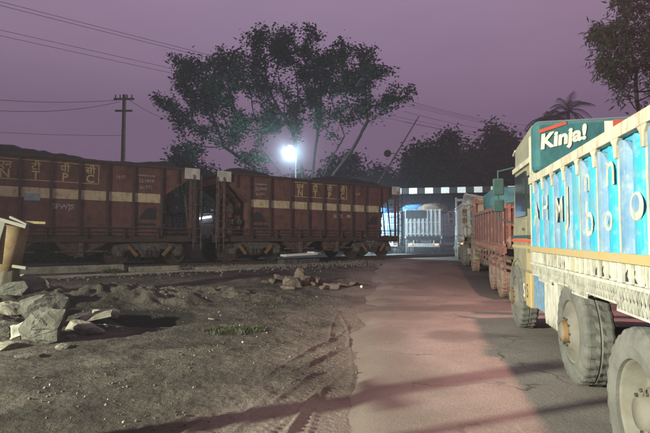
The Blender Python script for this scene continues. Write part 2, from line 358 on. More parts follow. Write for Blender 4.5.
# road sheet, dipping under the dirt at its worn edges
ss = np.concatenate([np.arange(-12, 14, .12), np.arange(14, 62, .5), [75, 100, 140, 200]])
us = np.linspace(0, 1, 60)
SS, UU = np.meshgrid(ss, us, indexing='ij')
LL = road_left(SS)-.35+UU*(6.4-road_left(SS)+.35)
RX = SS*RD.x+LL*RP.x; RY = SS*RD.y+LL*RP.y
edge = np.minimum(LL-(road_left(SS)-.35), 6.4-LL)
edge = edge+.9*np.minimum(fbm(RX*1.6, RY*1.6, 5), .12)*smooth(1.5-edge)
RZ = base_z(RX, RY)+.012+.02*fbm(RX*.7, RY*.7, 3)-.07*(1-smooth((edge-.05)/.7))
I = np.arange(SS.size).reshape(SS.shape)
FQ = np.stack([I[:-1, :-1], I[:-1, 1:], I[1:, 1:], I[1:, :-1]], -1).reshape(-1, 4)
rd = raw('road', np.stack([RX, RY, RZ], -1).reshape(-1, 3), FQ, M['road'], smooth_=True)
set_attr(rd, smooth(1-(LL-road_left(SS))/1.9+2.0*fbm(RX*1.1, RY*1.1, 5))*.8)
set_attr(rd, smooth((SS-8.5+3*fbm(RX*.6, RY*.6, 4))/8)*smooth((LL+1.6+2.5*fbm(RX*.9+9, RY*.9, 4))/1.6)*.85+.5*smooth((fbm(RX*.5+40, RY*1.1, 5)-.10)/.12)*smooth((SS-2)/3), 'shade_soot')  # truck shade painted into the far road, plus random dark blotches
tag(rd, 'dusty worn tarmac road running up to the level crossing', kind='structure')

# gravel: countless small stones on the dirt
def pebbles(name, label, n, fx, fy, smin, smax, m):
    V = []; Fc = []
    ico = [(0, 0, 1), (.9, 0, .2), (0, .9, .1), (-.9, 0, .15), (0, -.9, .2), (0, 0, -.8)]
    tri = [(0, 1, 2), (0, 2, 3), (0, 3, 4), (0, 4, 1), (5, 2, 1), (5, 3, 2), (5, 4, 3), (5, 1, 4)]
    x = fx(n); y = fy(n); keep = (x*RP.x+y*RP.y < road_left(x*RD.x+y*RD.y)+.15); keep &= (fbm(x*.8+20, y*.8, 4)+.10*np.random.randn(len(x)) > .0); x = x[keep]; y = y[keep]; z = ground_z(x, y)
    for a, b, c in zip(x, y, z):
        sz = smin+(smax-smin)*random.random()**3; r = Euler((random.random()*3, random.random()*3, random.random()*6)).to_matrix(); k = len(V)
        sc = (random.uniform(.7, 1.4), random.uniform(.6, 1.1), random.uniform(.4, .9))
        for q in ico:
            p = r @ Vector((q[0]*sc[0], q[1]*sc[1], q[2]*sc[2])); V.append((a+p.x*sz, b+p.y*sz, c+p.z*sz*.8+sz*.2))
        Fc += [(k+t[0], k+t[1], k+t[2]) for t in tri]
    return tag(raw(name, V, Fc, m), label, kind='stuff')
pebbles('gravel', 'small grey stones and clods scattered over the dirt', 9000, lambda n: np.random.uniform(-9, .6, n), lambda n: 3.2+12*np.random.rand(n)**1.3, .004, .026, M['pebble'])
pebbles('leaf_litter', 'pale scraps and dry leaves strewn over the dirt', 420, lambda n: np.random.uniform(-9, .4, n), lambda n: 3.2+11*np.random.rand(n)**1.1, .010, .030, M['cloth'])
def ballast():
    V = []; Fc = []
    tri = [(0, 1, 2), (0, 2, 3), (0, 3, 4), (0, 4, 1)]
    for i in range(9000):
        a = random.uniform(-12, 17); d = random.gauss(.9, 1.1)
        if d < -1.5: d = -d
        p = T(a, -d if d < 4.5 else -2); z = float(ground_z(np.array([p.x]), np.array([p.y]))[0]); sz = random.uniform(.02, .055); k = len(V); t = random.random()*6
        V.append((p.x, p.y, z+sz))
        for q in range(4): V.append((p.x+sz*math.cos(t+q*1.57)*random.uniform(.8, 1.3), p.y+sz*math.sin(t+q*1.57), z-.01))
        Fc += [(k+t_[0], k+t_[1], k+t_[2]) for t_ in tri]
    tag(raw('ballast', V, Fc, M['concrete']), 'coarse grey ballast stones beside the rails', kind='stuff')
ballast()

# ------------------------------------------------------------------ track
def rail_line(name, label, d, s0, s1, z, cat='rail'):
    b = MB(); y = 0
    b.prism([(-.07, 0), (.07, 0), (.07, .015), (.012, .03), (.012, .11), (.036, .12), (.036, .15), (-.036, .15), (-.036, .12), (-.012, .11), (-.012, .03), (-.07, .015)], 'x', s0, s1)
    o = b.build(name, M['rail']); o.location = T(0, d, z); o.rotation_euler = (0, 0, TANG)
    return tag(o, label, cat)
rail_line('rail', 'near steel rail under the hopper wagons', .66, -30, 45, RAILZ-.15)
rail_line('rail', 'far steel rail under the hopper wagons', 2.34, -30, 45, RAILZ-.15)
sl = MB().box((0, 0, 0), (.25, 2.7, .22)).build('sleeper', M['concrete'], bevel=.02)
for i in range(40):
    o = sl if i == 0 else sl.copy()
    if i: COL.objects.link(o)
    a = -10+i*.62; o.location = T(a, 1.5, RAILZ-.15-.115); o.rotation_euler = (0, 0, TANG)
    tag(o, 'concrete sleeper under the rails of the wagons', 'sleeper', 'concrete sleepers under the running track')
rail_line('siding_rail', 'rusty disused rail half sunk in dirt in front of the concrete beams', -4.3, -14, 9.5, .10)
def beam(label, s0, s1, d, z0, z1, wd, tilt=0):
    o = MB().span((s0, -wd/2, z0), (s1, wd/2, z1)).build('concrete_beam', M['concrete'], bevel=.025)
    o.location = T(0, d, 0); o.rotation_euler = (0, 0, TANG+tilt); return tag(o, label, 'beam', 'concrete beams along the track')
beam('upper long concrete beam lying beside the near wagon', -7.6, -1.35, -1.7, .40, .62, .40)
beam('lower long concrete kerb beam beside the track at left', -9.5, 3.4, -2.35, .16, .38, .45, .004)
beam('short concrete beam at the end of the upper one, beside the near bogie', -1.2, .5, -1.75, .34, .52, .38, -.02)
beam('low concrete slab below the coupling between both wagons', 1.2, 5.0, -1.6, .28, .42, .5, .01)
o = MB().box((0, 0, 0), (1.75, .5, .10)).box((.9, .1, .03), (.55, .42, .07), (0, .15, .3)).build('white_slab', M['white'], bevel=.02)
o.location = T(6.6, -.35, .74); o.rotation_euler = (0, -.03, TANG); tag(o, 'pale whitish slab lying below the middle of the far wagon', 'slab')
o = MB().box((0, 0, 0), (2.0, .45, .42)).build('cable_trough', M['iron'], bevel=.02); o.location = T(6.6, -.33, .33); o.rotation_euler = (0, 0, TANG)
tag(o, 'dark low trough carrying the pale slab beside the track', 'trough')

# ------------------------------------------------------------------ hopper wagons
RIBS = [-3.87, -2.85, -1.75, -.77, .13, 1.01, 1.92, 2.83, 3.87]
def make_wagon():
    t = thing('hopper_wagon', 'x', 'wagon')
    out_ = [(-5.0, 3.84), (5.0, 3.84), (5.0, 3.42), (3.87, 2.62), (3.87, 1.14), (-3.87, 1.14), (-3.87, 2.62), (-5.0, 3.42)]
    b = MB(); b.prism(out_, 'y', .05, 2.95); b.build('hopper_body', M['wagon'], t)
    b = MB()
    for y in (.02, 2.98): b.box((0, y, 3.80), (10.04, .10, .10))
    for x in (-5, 5): b.box((x, 1.5, 3.80), (.1, 2.86, .098))
    b.build('top_rail', M['wagon_dark'], t, bevel=.01)
    for x in RIBS:
        MB().box((x, 0, 2.44), (.07, .11, 2.6)).build('rib', M['wagon_dark'], t)
        MB().box((x, 3.0, 2.44), (.07, .11, 2.6)).build('rib', M['wagon_dark'], t)
    for x in (-4.5, 4.5): MB().box((x, .01, 3.48), (.06, .10, .54)).build('rib', M['wagon_dark'], t)
    b = MB()
    for a, c in zip(RIBS[:-1], RIBS[1:]): b.box(((a+c)/2, .046, 2.57), (c-a-.08, .012, .34))
    b.build('yellow_band', M['yellow'], t)
    b = MB()
    for z in (3.66, 2.99): b.box((0, .046, z), (3.24, .010, .028))
    for x in (-1.62, 1.62): b.box((x, .046, 3.325), (.028, .010, .63))
    b.build('letter_frame', M['letter'], t)
    b = MB()
    b.box((0, 1.5, 1.02), (10.7, 2.5, .10)); b.box((0, .17, 1.01), (10.7, .14, .24)); b.box((0, 2.83, 1.01), (10.7, .14, .24))
    for x in (-5.3, 5.3): b.box((x, 1.5, 1.0), (.14, 2.9, .3))
    b.build('underframe', M['wagon_dark'], t, bevel=.01)
    b = MB(); b.tube((-5.1, -.05, 1.42), (5.1, -.05, 1.42), .025); b.tube((-5.1, -.05, 1.27), (5.1, -.05, 1.27), .018)
    for x in np.arange(-5, 5.1, 1.25): b.box((x, .0, 1.24), (.05, .10, .40))
    b.build('pipe_rail', M['wagon_dark'], t)
    for sx in (-1, 1):      # operating openings in the side sheets near the ends
        b = MB(); b.prism([(sx*3.02, 1.75), (sx*3.68, 1.75), (sx*3.68, 2.12), (sx*3.45, 2.22), (sx*3.25, 2.10)], 'y', .036, .052)
        b.build('side_opening', M['black'], t)
        MB().box((sx*3.3, .044, 1.56), (.75, .016, .10)).build('side_slot', M['black'], t)
    for sx in (-1, 1):
        h = MB().box((sx*5.08, -.03, 3.64), (.62, .05, .44)).build('headboard', M['plate'], t, bevel=.008)
        for y in (.05, 2.95):
            MB().box((sx*5.05, y, 2.25), (.09, .09, 2.4)).build('end_post', M['wagon'], t); MB().box((sx*5.28, y, 2.25), (.07, .07, 2.4)).build('end_post', M['wagon'], t)
        b = MB()
        for y in (.55, 1.0, 2.4): b.tube((sx*5.2, y, 1.1), (sx*4.9, y, 3.5), .035)
        for z in (1.5, 1.85, 2.2, 2.55, 2.9, 3.25): b.tube((sx*5.2, .05, z), (sx*5.2, .6, z), .018)
        for z in (1.7, 2.1, 2.5): b.tube((sx*5.0, 1.0, z), (sx*5.0, 2.4, z), .02)
        b.build('end_ladder', M['iron'], t)
        b = MB()    # ladder hung on the outside of the end, seen from the side
        for x in (5.12, 5.44): b.box((sx*x, -.10, 2.1), (.035, .035, 3.0))
        for z in np.arange(.75, 3.5, .33): b.tube((sx*5.12, -.10, z), (sx*5.44, -.10, z), .014)
        b.build('side_ladder', M['iron'], t)
        MB().tube((sx*4.4, .6, 1.35), (sx*4.4, 2.3, 1.35), .17, n=14).tube((sx*4.2, .35, 1.75), (sx*4.2, 1.3, 1.75), .13, n=14).box((sx*4.5, .8, 2.3), (.3, .3, .3)).build('brake_cylinder', M['iron'], t)
        b = MB(); b.prism([(sx*2.3, 1.12), (sx*.05, 1.12), (sx*.75, .42), (sx*1.45, .42)], 'y', .25, 2.75); b.build('discharge_chute', M['wagon'], t)
        b = MB(); b.bar((sx*2.2, .2, 1.0), (sx*.9, .2, .35), .06, .06); b.bar((sx*.2, .2, 1.0), (sx*1.2, .2, .35), .06, .06); b.tube((sx*.3, .15, .55), (sx*2.0, .15, .55), .035)
        b.box((sx*1.1, .15, .62), (.16, .10, .5)); b.build('chute_gear', M['iron'], t)
        c = MB(); c.box((sx*5.5, 1.5, .98), (.5, .28, .3)); c.box((sx*5.72, 1.5, .98), (.2, .36, .42)); c.build('coupler', M['iron'], t, bevel=.03)
        # bogie
        bg = MB(); cx = sx*3.5
        for y in (.28, 2.72):
            bg.prism([(cx-1.35, .62), (cx-1.25, .78), (cx-.55, .86), (cx+.55, .86), (cx+1.25, .78), (cx+1.35, .62), (cx+1.3, .40), (cx+.95, .40), (cx+.75, .58), (cx+.45, .60), (cx+.35, .30), (cx-.35, .30), (cx-.45, .60), (cx-.75, .58), (cx-.95, .40), (cx-1.3, .40)], 'y', y-.07, y+.07)
        bg.box((cx, 1.5, .62), (.42, 2.6, .28)); B = bg.build('bogie', M['iron'], t, bevel=.015)
        for ax in (-1.1, 1.1):
            for y in (.66, 2.34):
                wl = MB(); n = 36; wl.lathe([(.06, -.07), (.36, -.05), (.40, -.06), (.45, -.06), (.45, .05), (.48, .06), (.48, .08), (.40, .08), (.36, .03), (.06, .05)], (cx+ax, y, .45), n, 'y')
                wl.build('wheel', M['rail'], B, smooth_=False)
            MB().tube((cx+ax, .2, .45), (cx+ax, 2.8, .45), .07, n=12).build('axle', M['iron'], B)
            for y in (.14, 2.86):
                MB().box((cx+ax, y, .47), (.28, .16, .26)).lathe([(0, -.05), (.10, -.05), (.11, .04), (.11, .1)], (cx+ax, y-.08 if y < 1 else y+.04, .46), 14, 'y').build('axle_box', M['orange' if False else 'iron'], B, bevel=.02)
        for y in (.15, 2.85):
            for q in (-.17, 0, .17):
                sp2 = MB()
                for k in range(5): sp2.tube((cx+q, y, .36+k*.05), (cx+q, y, .385+k*.05), .07, n=10)
                sp2.build('spring', M['iron'], B)
            for q in (-1, 1): MB().bar((cx+q*.80, y-.03, .72), (cx+q*.48, y-.03, .36), .05, .13).build('brake_strut', M['orange'], B)
    return t
def letters(t, marks):
    for ch, hi_, x in (('N', 'एन', -1.2), ('T', 'टी', -.33), ('P', 'पी', .54), ('C', 'सी', 1.34)):
        text(ch, .40, M['letter'], t, (x, .040, 3.15), offset=.008)
        text(hi_, .34, M['letter'], t, (x, .040, 3.45), offset=.006)
    text('SPWJS' if marks else 'SECR', .26, M['letter_pale'], t, (.50 if marks else 1.05, .040, 2.12), offset=.006)
    text('1617', .18, M['letter'], t, (2.36, .040, 3.30), sx=.9)
    x = 3.3 if marks else -3.3
    b = MB()
    for k in range(9): b.box((x-.28+k*.07, .044, 3.43), (.045, .008, .05))
    b.build('stencil_marks', M['letter_pale'], t)
    text('221849', .19, M['letter_pale'], t, (x, .040, 3.22)); text('61371', .19, M['letter_pale'], t, (x, .040, 2.98))
    if marks: MB().box((-.42, .036, 2.42), (.46, .008, .24)).build('chalk_panel', M['chalk'], t)
    else: MB().box((1.75, .036, 2.14), (.24, .008, .14)).build('chalk_panel', M['letter_pale'], t)
w1 = make_wagon(); w1.location = T(-3.45, 0, RAILZ); w1.rotation_euler = (0, 0, TANG)
w2 = copy_tree(w1); w2.location = T(8.1, 0, RAILZ)
letters(w1, True); letters(w2, False)
tag(w1, 'nearer brown hopper wagon cut off by the left edge of the photo', 'wagon', 'coal hopper wagons of the train')
tag(w2, 'farther brown hopper wagon with its rear end at the road', 'wagon', 'coal hopper wagons of the train')
def coal(label, root):
    nx_, ny_ = 120, 30
    x = np.linspace(-4.93, 4.93, nx_); y = np.linspace(.07, 2.93, ny_); X, Y = np.meshgrid(x, y)
    e_ = smooth(np.minimum(Y-.07, 2.93-Y)/.55)*smooth((4.93-np.abs(X))/.8)
    off = root.location.x
    Z = 3.83+e_*(.14+.14*np.sin(X*.9+off)+.55*np.clip(fbm(X*.8+off, Y*.8, 4)+.15, 0, 1)+.12*fbm(X*4, Y*4+off, 3))
    I_ = np.arange(X.size).reshape(X.shape)
    o_ = raw('coal_load', np.stack([X, Y, Z], -1).reshape(-1, 3), np.stack([I_[:-1, :-1], I_[:-1, 1:], I_[1:, 1:], I_[1:, :-1]], -1).reshape(-1, 4), M['coal'])
    o_.location = root.location; o_.rotation_euler = root.rotation_euler; tag(o_, label, 'coal', 'coal heaped in the wagons')
coal('black coal heaped in the nearer hopper wagon', w1); coal('black coal heaped in the farther hopper wagon', w2)

# ------------------------------------------------------------------ trucks
def tyre(parent, x, y, D, width, m, side, kind, stud='orange'):
    """x: outer face, side -1 = left of the truck (outer face looks to -x)"""
    r = D/2; n = 112; sg = -side
    hw = width
    prof = [(r*.60, .05), (r*.62, .01), (r*.78, -.004), (r*.92, .008), (r*.985, .03), (r, .05), (r, hw*.34), (r, hw*.46), (r*.985, hw*.5), (r, hw*.54), (r, hw*.66), (r, hw-.05), (r*.985, hw-.03), (r*.92, hw-.008), (r*.78, hw), (r*.62, hw-.02)]
    def fn(i, j, q):
        lug = (i//2) % 2
        if j in (3, 4, 5, 6) and lug: return q-.015
        if j in (10, 11, 12, 13) and not lug: return q-.015
        if j in (7, 8, 9): return q-.004
        return q
    t = MB(); t.lathe([(a, o_*sg) for a, o_ in prof], (x, y, r), n, 'x', fn)
    W = t.build('wheel', m, parent)
    b = MB()
    if kind == 'front':      # convex steering hub
        b.lathe([(r*.61, .03*sg), (r*.57, .045*sg), (r*.54, .02*sg), (r*.40, .045*sg), (r*.34, .0), (r*.30, -.02*sg), (r*.22, -.025*sg), (r*.19, -.07*sg), (r*.12, -.085*sg), (0, -.085*sg)], (x, y, r), 36, 'x')
    else:                    # concave dual rim
        b.lathe([(r*.61, .03*sg), (r*.57, .045*sg), (r*.55, .16*sg), (r*.50, .19*sg), (r*.34, .17*sg), (r*.31, .10*sg), (r*.2, .08*sg), (r*.18, .02*sg), (0, .02*sg)], (x, y, r), 36, 'x')
    b.build('rim', M['rim'], W, smooth_=True)
    b = MB(); rr = r*(.265 if kind == 'front' else .26); xo = -.03*sg if kind == 'front' else .06*sg
    for k in range(10):
        a = 2*PI*k/10; p = (x+xo, y+rr*math.cos(a), r+rr*math.sin(a)); b.tube(p, (p[0]-.015*sg, p[1], p[2]), .012, n=6)
    b.build('wheel_nuts', M['iron'], W)
    b = MB()
    if kind == 'front':
        b.lathe([(r*.225, -.027*sg), (r*.20, -.068*sg), (r*.185, -.074*sg)], (x-.002*sg, y, r), 24, 'x')
        b.build('hub_paint', M['orange'], W)
    return W
def panel(b, x, y0, y1, z0, z1, bulge, side=-1, n=6, arch=.10):
    """a vertical pressed panel with rounded head, bulging outwards"""
    cols = []
    for i in range(n+1):
        t_ = i/n; y = y0+(y1-y0)*t_; bx = x+side*bulge*math.sin(PI*t_)**.6; zt = z1-arch*(1-math.sqrt(max(0, 1-(2*t_-1)**2)))
        cols.append((bx, y, zt))
    k = len(b.v)
    for bx, y, zt in cols: b.v += [(bx, y, z0), (bx, y, zt), (bx-side*.03, y, zt+.004)]
    for i in range(n):
        b.face((k+3*i, k+3*i+3, k+3*i+4, k+3*i+1)); b.face((k+3*i+1, k+3*i+4, k+3*i+5, k+3*i+2))
def cargo_truck(label, cat, s0, L0, zg, length, ztop, axles, mats, cab_len=1.9, cab_top=3.2, pw=.24, zfloor=1.37, zskirt=1.02,
                wdt=2.45, tyre_m=None, tilt=0, fancy=False, reverse=False, rear_lit=False, rtyres='tyre', rot=0, mirror=True):
    cp, pp, frame, skirt, cabm = mats
    t = thing('cargo_truck', label, cat, R(s0, L0, zg), RANG+rot, 'goods trucks queuing at the crossing')
    t.rotation_euler = (tilt, 0, RANG+rot)
    tyre_m = tyre_m or M['tyre']
    # ---- side walls
    for side, x in ((-1, 0), (1, wdt)):
        b = MB(); k = 0; y = .06
        b.cur = 0; b.span((x-side*.05, .02, zfloor), (x-side*.015, length-.02, ztop-.02))
        while y+pw <= length-.02:
            b.cur = 1 if k % 2 else 0; panel(b, x, y+.015, y+pw-.015, zfloor, ztop-.10, .040 if fancy else .028, side); y += pw; k += 1
        b.build('side_wall', [cp, pp], t)
        b = MB(); b.span((x-side*.06, 0, ztop-.07), (x+side*.05, length, ztop+.03))
        y = .06; k = 0
        while y <= length+.01:
            q = side*.045
            if fancy: b.prism([(y-.085, ztop-.06), (y+.085, ztop-.06), (y+.03, ztop-.12), (y+.014, ztop-.22), (y-.014, ztop-.22), (y-.03, ztop-.12)], 'x', x, x+q)
            hw_ = .012 if fancy else .02; b.span((x, y-hw_, zfloor), (x+side*(.020 if fancy else .038), y+hw_, ztop-.06)); y += pw*2
        b.build('top_rail', frame, t, bevel=.006)
        b = MB(); b.span((x-side*.02, 0, zfloor-.055), (x+side*.042, length, zfloor+.015)); b.build('ochre_stripe', M['ochre'] if fancy else frame, t)
        b = MB()
        b.span((x-side*.04, 0, zskirt+.14), (x+side*.03, length, zfloor-.06))
        y = .1
        while y < length-.3:     # box brackets along the floor edge
            b.span((x+side*.03, y, zfloor-.20), (x+side*.06, y+.035, zfloor-.06)); y += .16
        b.span((x, 0, zskirt+.115), (x+side*.055, length, zskirt+.145))
        b.build('floor_edge', skirt, t, bevel=.004)
        if fancy:
            # perforated skirt: lattice of small bars between two rails, stepping down in scallops
            b = MB(); n = int(length/.06); step = length/n
            for i in range(n):
                ya = i*step; ph = (i % 22)/22; low = zskirt-.02-.05*(1 if ph > .5 else 0)
                b.bar((x+side*.02, ya, low), (x+side*.02, ya+step, zskirt+.115), .006, .014, (1, 0, 0))
                b.bar((x+side*.02, ya+step, low), (x+side*.02, ya, zskirt+.115), .006, .014, (1, 0, 0))
                b.span((x+side*.012, ya, low-.012), (x+side*.028, ya+step, low+.006))
            b.build('perforated_skirt', skirt, t)
            y = .35; k = 0      # black cut-outs and painted motifs on the floor edge
            while y < length-.3:
                if k % 3 != 1:
                    for q in range(3):
                        yy = y+q*.13; b = MB(); b.prism([(yy, zfloor-.19), (yy+.10, zfloor-.19), (yy+.075, zfloor-.14), (yy+.03, zfloor-.10), (yy+.045, zfloor-.15)], 'x', x+side*.029, x+side*.034); b.build('cutout', M['black'], t)
                y += .62; k += 1
            y = .62; k = 0
            while y < length-.3:
                if k % 3 == 1: MB().lathe([(0, side*.036), (.065, side*.036), (.07, side*.03)], (x, y+.1, zfloor-.14), 16, 'x').build('painted_motif', M['ochre'], t)
                y += .62; k += 1
    # ---- floor, front and rear walls, chassis
    b = MB(); b.span((.05, .02, zfloor-.10), (wdt-.05, length-.02, zfloor)); b.build('floor', M['wood'], t)
    b = MB(); b.span((.03, length-.05, zfloor), (wdt-.03, length, ztop+.05))
    for x in (.025, wdt-.025): b.span((x-.05, length-.02, zfloor-.2), (x+.05, length+.05, ztop+.62))
    if not fancy: b.span((.06, length, ztop+.42), (wdt-.06, length+.05, ztop+.55))
    b.build('headboard', frame, t, bevel=.01)
    b = MB(); b.cur = 0; b.span((.03, 0, zfloor), (wdt-.03, .04, ztop)); b.cur = 1
    for x in np.linspace(.1, wdt-.1, 9): b.span((x-.03, -.05, zfloor-.05), (x+.03, 0, ztop+.02))
    for z in (zfloor+.1, (zfloor+ztop)/2, ztop-.05): b.span((.03, -.035, z-.03), (wdt-.03, 0, z+.03))
    b.build('tailgate', [cp, frame], t)
    b = MB()
    for x in (.75, wdt-.75): b.span((x-.05, 0, .78), (x+.05, length+cab_len-.3, 1.02))
    for y in np.arange(.3, length, 1.1): b.span((.1, y-.04, 1.02), (wdt-.1, y+.04, zfloor-.10)); b.span((.7, y, .82), (wdt-.7, y+.06, .98))
    b.build('chassis', M['iron'], t)
    b = MB(); b.span((.15, -.12, .55), (wdt-.15, -.04, .80)); b.span((.5, -.1, .8), (.58, .1, 1.0)); b.span((wdt-.58, -.1, .8), (wdt-.5, .1, 1.0)); b.build('rear_bumper', skirt, t, bevel=.01)
    for x in (.35, wdt-.35):
        MB().box((x, -.14, .72), (.22, .04, .12)).build('tail_lamp', M['tail'] if rear_lit else M['reflector'], t, bevel=.01)
    # ---- wheels
    for (y, outset, D, kind) in axles:
        MB().tube((.25, y, D/2), (wdt-.25, y, D/2), .07, n=10).build('axle', M['iron'], t)
        for side in (-1, 1):
            x = -outset if side < 0 else wdt+outset
            wd = .30 if kind == 'front' else .60
            tyre(t, x, y, D, .29, tyre_m, side, kind)
            if kind != 'front':
                q = MB(); r = D/2; sg = -side
                q.lathe([(r*.6, .33*sg), (r*.92, .32*sg), (r, .36*sg), (r, .56*sg), (r*.92, .60*sg), (r*.6, .60*sg)], (x, y, r), 40, 'x'); q.build('inner_wheel', tyre_m, t)
    # ---- mudguard, tank, tool box between the axles
    ys = sorted([a[0] for a in axles])
    if fancy:
        ym = ys[-2]; yf = ys[-1]
        for x0, x1 in ((.02, .5), (wdt-.5, wdt-.02)):
            b = MB(); pts = [(ym+.62, .50)]; k = 0
            b.span((x0, ym+.60, .42), (x1, ym+.66, 1.02)); 
            for q in range(7): xx = x0+(x1-x0)*q/7; b.prism([(xx, .42), (xx+(x1-x0)/7, .42), (xx+(x1-x0)/14, .34)], 'y', ym+.61, ym+.64)
            b.span((x0, ym+.66, .50), (x0+.02, ym+1.25, .98))
            for q in range(7): yy = ym+.66+q*.084; b.prism([(yy, .50), (yy+.084, .50), (yy+.042, .40)], 'x', x0+.001, x0+.018)
            b.build('mudguard', M['cream2'], t)
            MB().span((x0+.03, ym+1.30, .50), (x1, ym+1.95, .98)).build('fuel_tank', M['galv'], t, bevel=.05)
            b = MB()
            for q in range(9):
                b.bar((x0+.015, ym+1.30+q*.07, .52), (x0+.015, ym+1.44+q*.06, .96), .008, .02, (1, 0, 0)); b.bar((x0+.017, ym+1.44+q*.06, .52), (x0+.017, ym+1.30+q*.07, .96), .008, .02, (1, 0, 0))
            b.build('tank_lattice', M['pale'], t)
            MB().span((x0-.005, yf-1.05, .46), (x1, yf-.70, .98)).build('tool_box', M['ochre'], t, bevel=.02)
    else:
        gap = (ys[-1]+ys[-2])/2
        for x in (.05, wdt-.45): MB().span((x, gap-.7, .5), (x+.4, gap+.5, .95)).build('fuel_tank', M['iron'], t, bevel=.05)
        for x in (.02, wdt-.06):
            b = MB()
            for z in (zskirt-.30, zskirt-.14): b.span((x, .2, z), (x+.03, length-.2, z+.06))
            for y in np.arange(.3, length-.2, .75): b.span((x+.004, y, zskirt-.32), (x+.034, y+.07, zskirt+.14))
            b.build('side_guard', skirt, t)
    # ---- cab
    y0, y1 = length+.12, length+.12+cab_len
    prof = [(y0, .75), (y1-.35, .75), (y1-.05, .95), (y1, 1.5), (y1-.06, 1.75), (y1-.28, 2.62), (y1-.35, cab_top-.12), (y0+.15, cab_top), (y0, cab_top-.08)]
    b = MB(); b.prism(prof, 'x', .06, wdt-.06); C_ = b.build('cab', cabm, t, bevel=.03)
    fy = ys[-1]
    for x in (.0, wdt-.36):
        b = MB(); n = 10; pts = [(fy+.66*math.cos(PI*i/n), .52+.62*math.sin(PI*i/n)) for i in range(n+1)]
        for (a, c), (e1, f1) in zip(pts[:-1], pts[1:]): b.bar((x+.18, a, c), (x+.18, e1, f1), .36, .03, (0, .3, 1))
        b.build('wheel_arch', cabm, C_)
    for x in (.045, wdt-.045):
        MB().span((x-.012, y0+.55, 1.85), (x+.012, y1-.42, 2.55)).build('side_window', M['glass'], C_)
        MB().span((x-.012, y0+.10, 1.95), (x+.012, y0+.42, 2.45)).build('rear_window', M['glass'], C_)
        d = MB().span((x-.018, y0+.50, 1.0), (x+.018, y1-.30, 1.80)).build('door', cabm, C_, bevel=.01)
        b = MB(); b.span((x-.03, y0+.58, 1.62), (x+.03, y0+.76, 1.66)); b.build('handle', M['iron'], d)
        for z, m_ in ((1.36, M['ochre']), (1.46, M['redpaint']), (1.52, M['teal'])):
            MB().span((x-.023, y0+.02, z-.025), (x+.023, y1-.12, z+.025)).build('painted_stripe', m_ if fancy else frame, C_)
        MB().span((x-.03, y0+.05, 1.02), (x+.03, y0+.44, 1.28)).build('painted_panel', M['ochre'] if fancy else frame, C_)
        MB().span((x-.03, y0+.02, 2.62), (x+.03, y1-.30, 2.70)).build('painted_stripe', frame, C_)
    MB().box((wdt/2, y1-.16, 2.2), (wdt-.4, .03, .78), (.24, 0, 0)).build('windscreen', M['glass'], C_)
    b = MB(); b.box((wdt/2, y1+.06, cab_top-.12), (wdt-.2, .22, .04), (-.25, 0, 0)); b.span((.15, y1-.02, 1.0), (wdt-.15, y1+.04, 1.35)); b.build('visor_and_grille', frame, C_, bevel=.01)
    MB().span((.06, y1-.12, .50), (wdt-.06, y1+.10, .78)).build('front_bumper', frame, t, bevel=.02)
    if mirror:
        for sx, x in ((-1, .05), (1, wdt-.05)):
            b = MB(); xo = x+sx*.26
            b.tube((x, y1-.28, 2.75), (xo, y1-.18, 2.70), .014); b.tube((x, y1-.28, 1.75), (xo, y1-.18, 1.85), .014); b.tube((xo, y1-.18, 2.72), (xo, y1-.18, 1.83), .014)
            m1 = b.build('mirror_arm', M['teal'] if fancy else M['iron'], C_)
            b = MB(); b.box((xo, y1-.20, 2.42), (.19, .05, .30)); b.box((xo, y1-.20, 2.08), (.19, .05, .22)); b.build('mirror', M['teal'] if fancy else M['iron'], C_, bevel=.02)
    return t
G = []
# blue truck beside the camera
BS0, BL0 = .1, 1.45
blue = cargo_truck('blue and cream painted goods truck filling the right edge of the photo', 'truck', BS0, BL0, 0, 7.05, 2.33,
    [(8.42, .03, 1.05, 'front'), (5.28, .03, 1.05, 'front'), (2.98, .30, .98, 'rear'), (1.6, .30, .98, 'rear')],
    (M['cyan'], M['pale'], M['cream'], M['cream2'], M['cab']), cab_len=1.85, cab_top=3.18, fancy=True, wdt=2.4)
# painted letters and roundels on its side wall (text reads from the cab towards the tail)
def side_text(ch, y, z, size, m):
    text(ch, size, m, blue, (-.0405, y, z), (PI/2, 0, -PI/2), name='painted_letter', ext=.0010, offset=.002)
for ch, y, z, sz in (('A', 6.62, 1.80, .46), ('H', 6.16, 1.86, .44), ('M', 5.50, 1.80, .40), ('J', 5.18, 1.84, .50), ('b', 4.52, 1.66, .46), ('n', 4.56, 2.03, .34), ('n', 4.00, 2.04, .40), ('o', 4.06, 1.66, .34)):
    side_text(ch, y, z, sz, M['cream2'] if ch not in 'Jn' else M['cream'])
for y, z, r_ in ((3.54, 1.72, .10),):
    MB().lathe([(0, -.044), (r_, -.044), (r_+.004, -.036)], (0, y, z), 20, 'x').build('painted_roundel', M['cream2'], blue)
    MB().lathe([(0, -.046), (r_*.62, -.046), (r_*.64, -.042)], (0, y, z+.02), 16, 'x').build('painted_roundel', M['pale'], blue)
side_text('S', 7.55, .70, .30, M['white'])
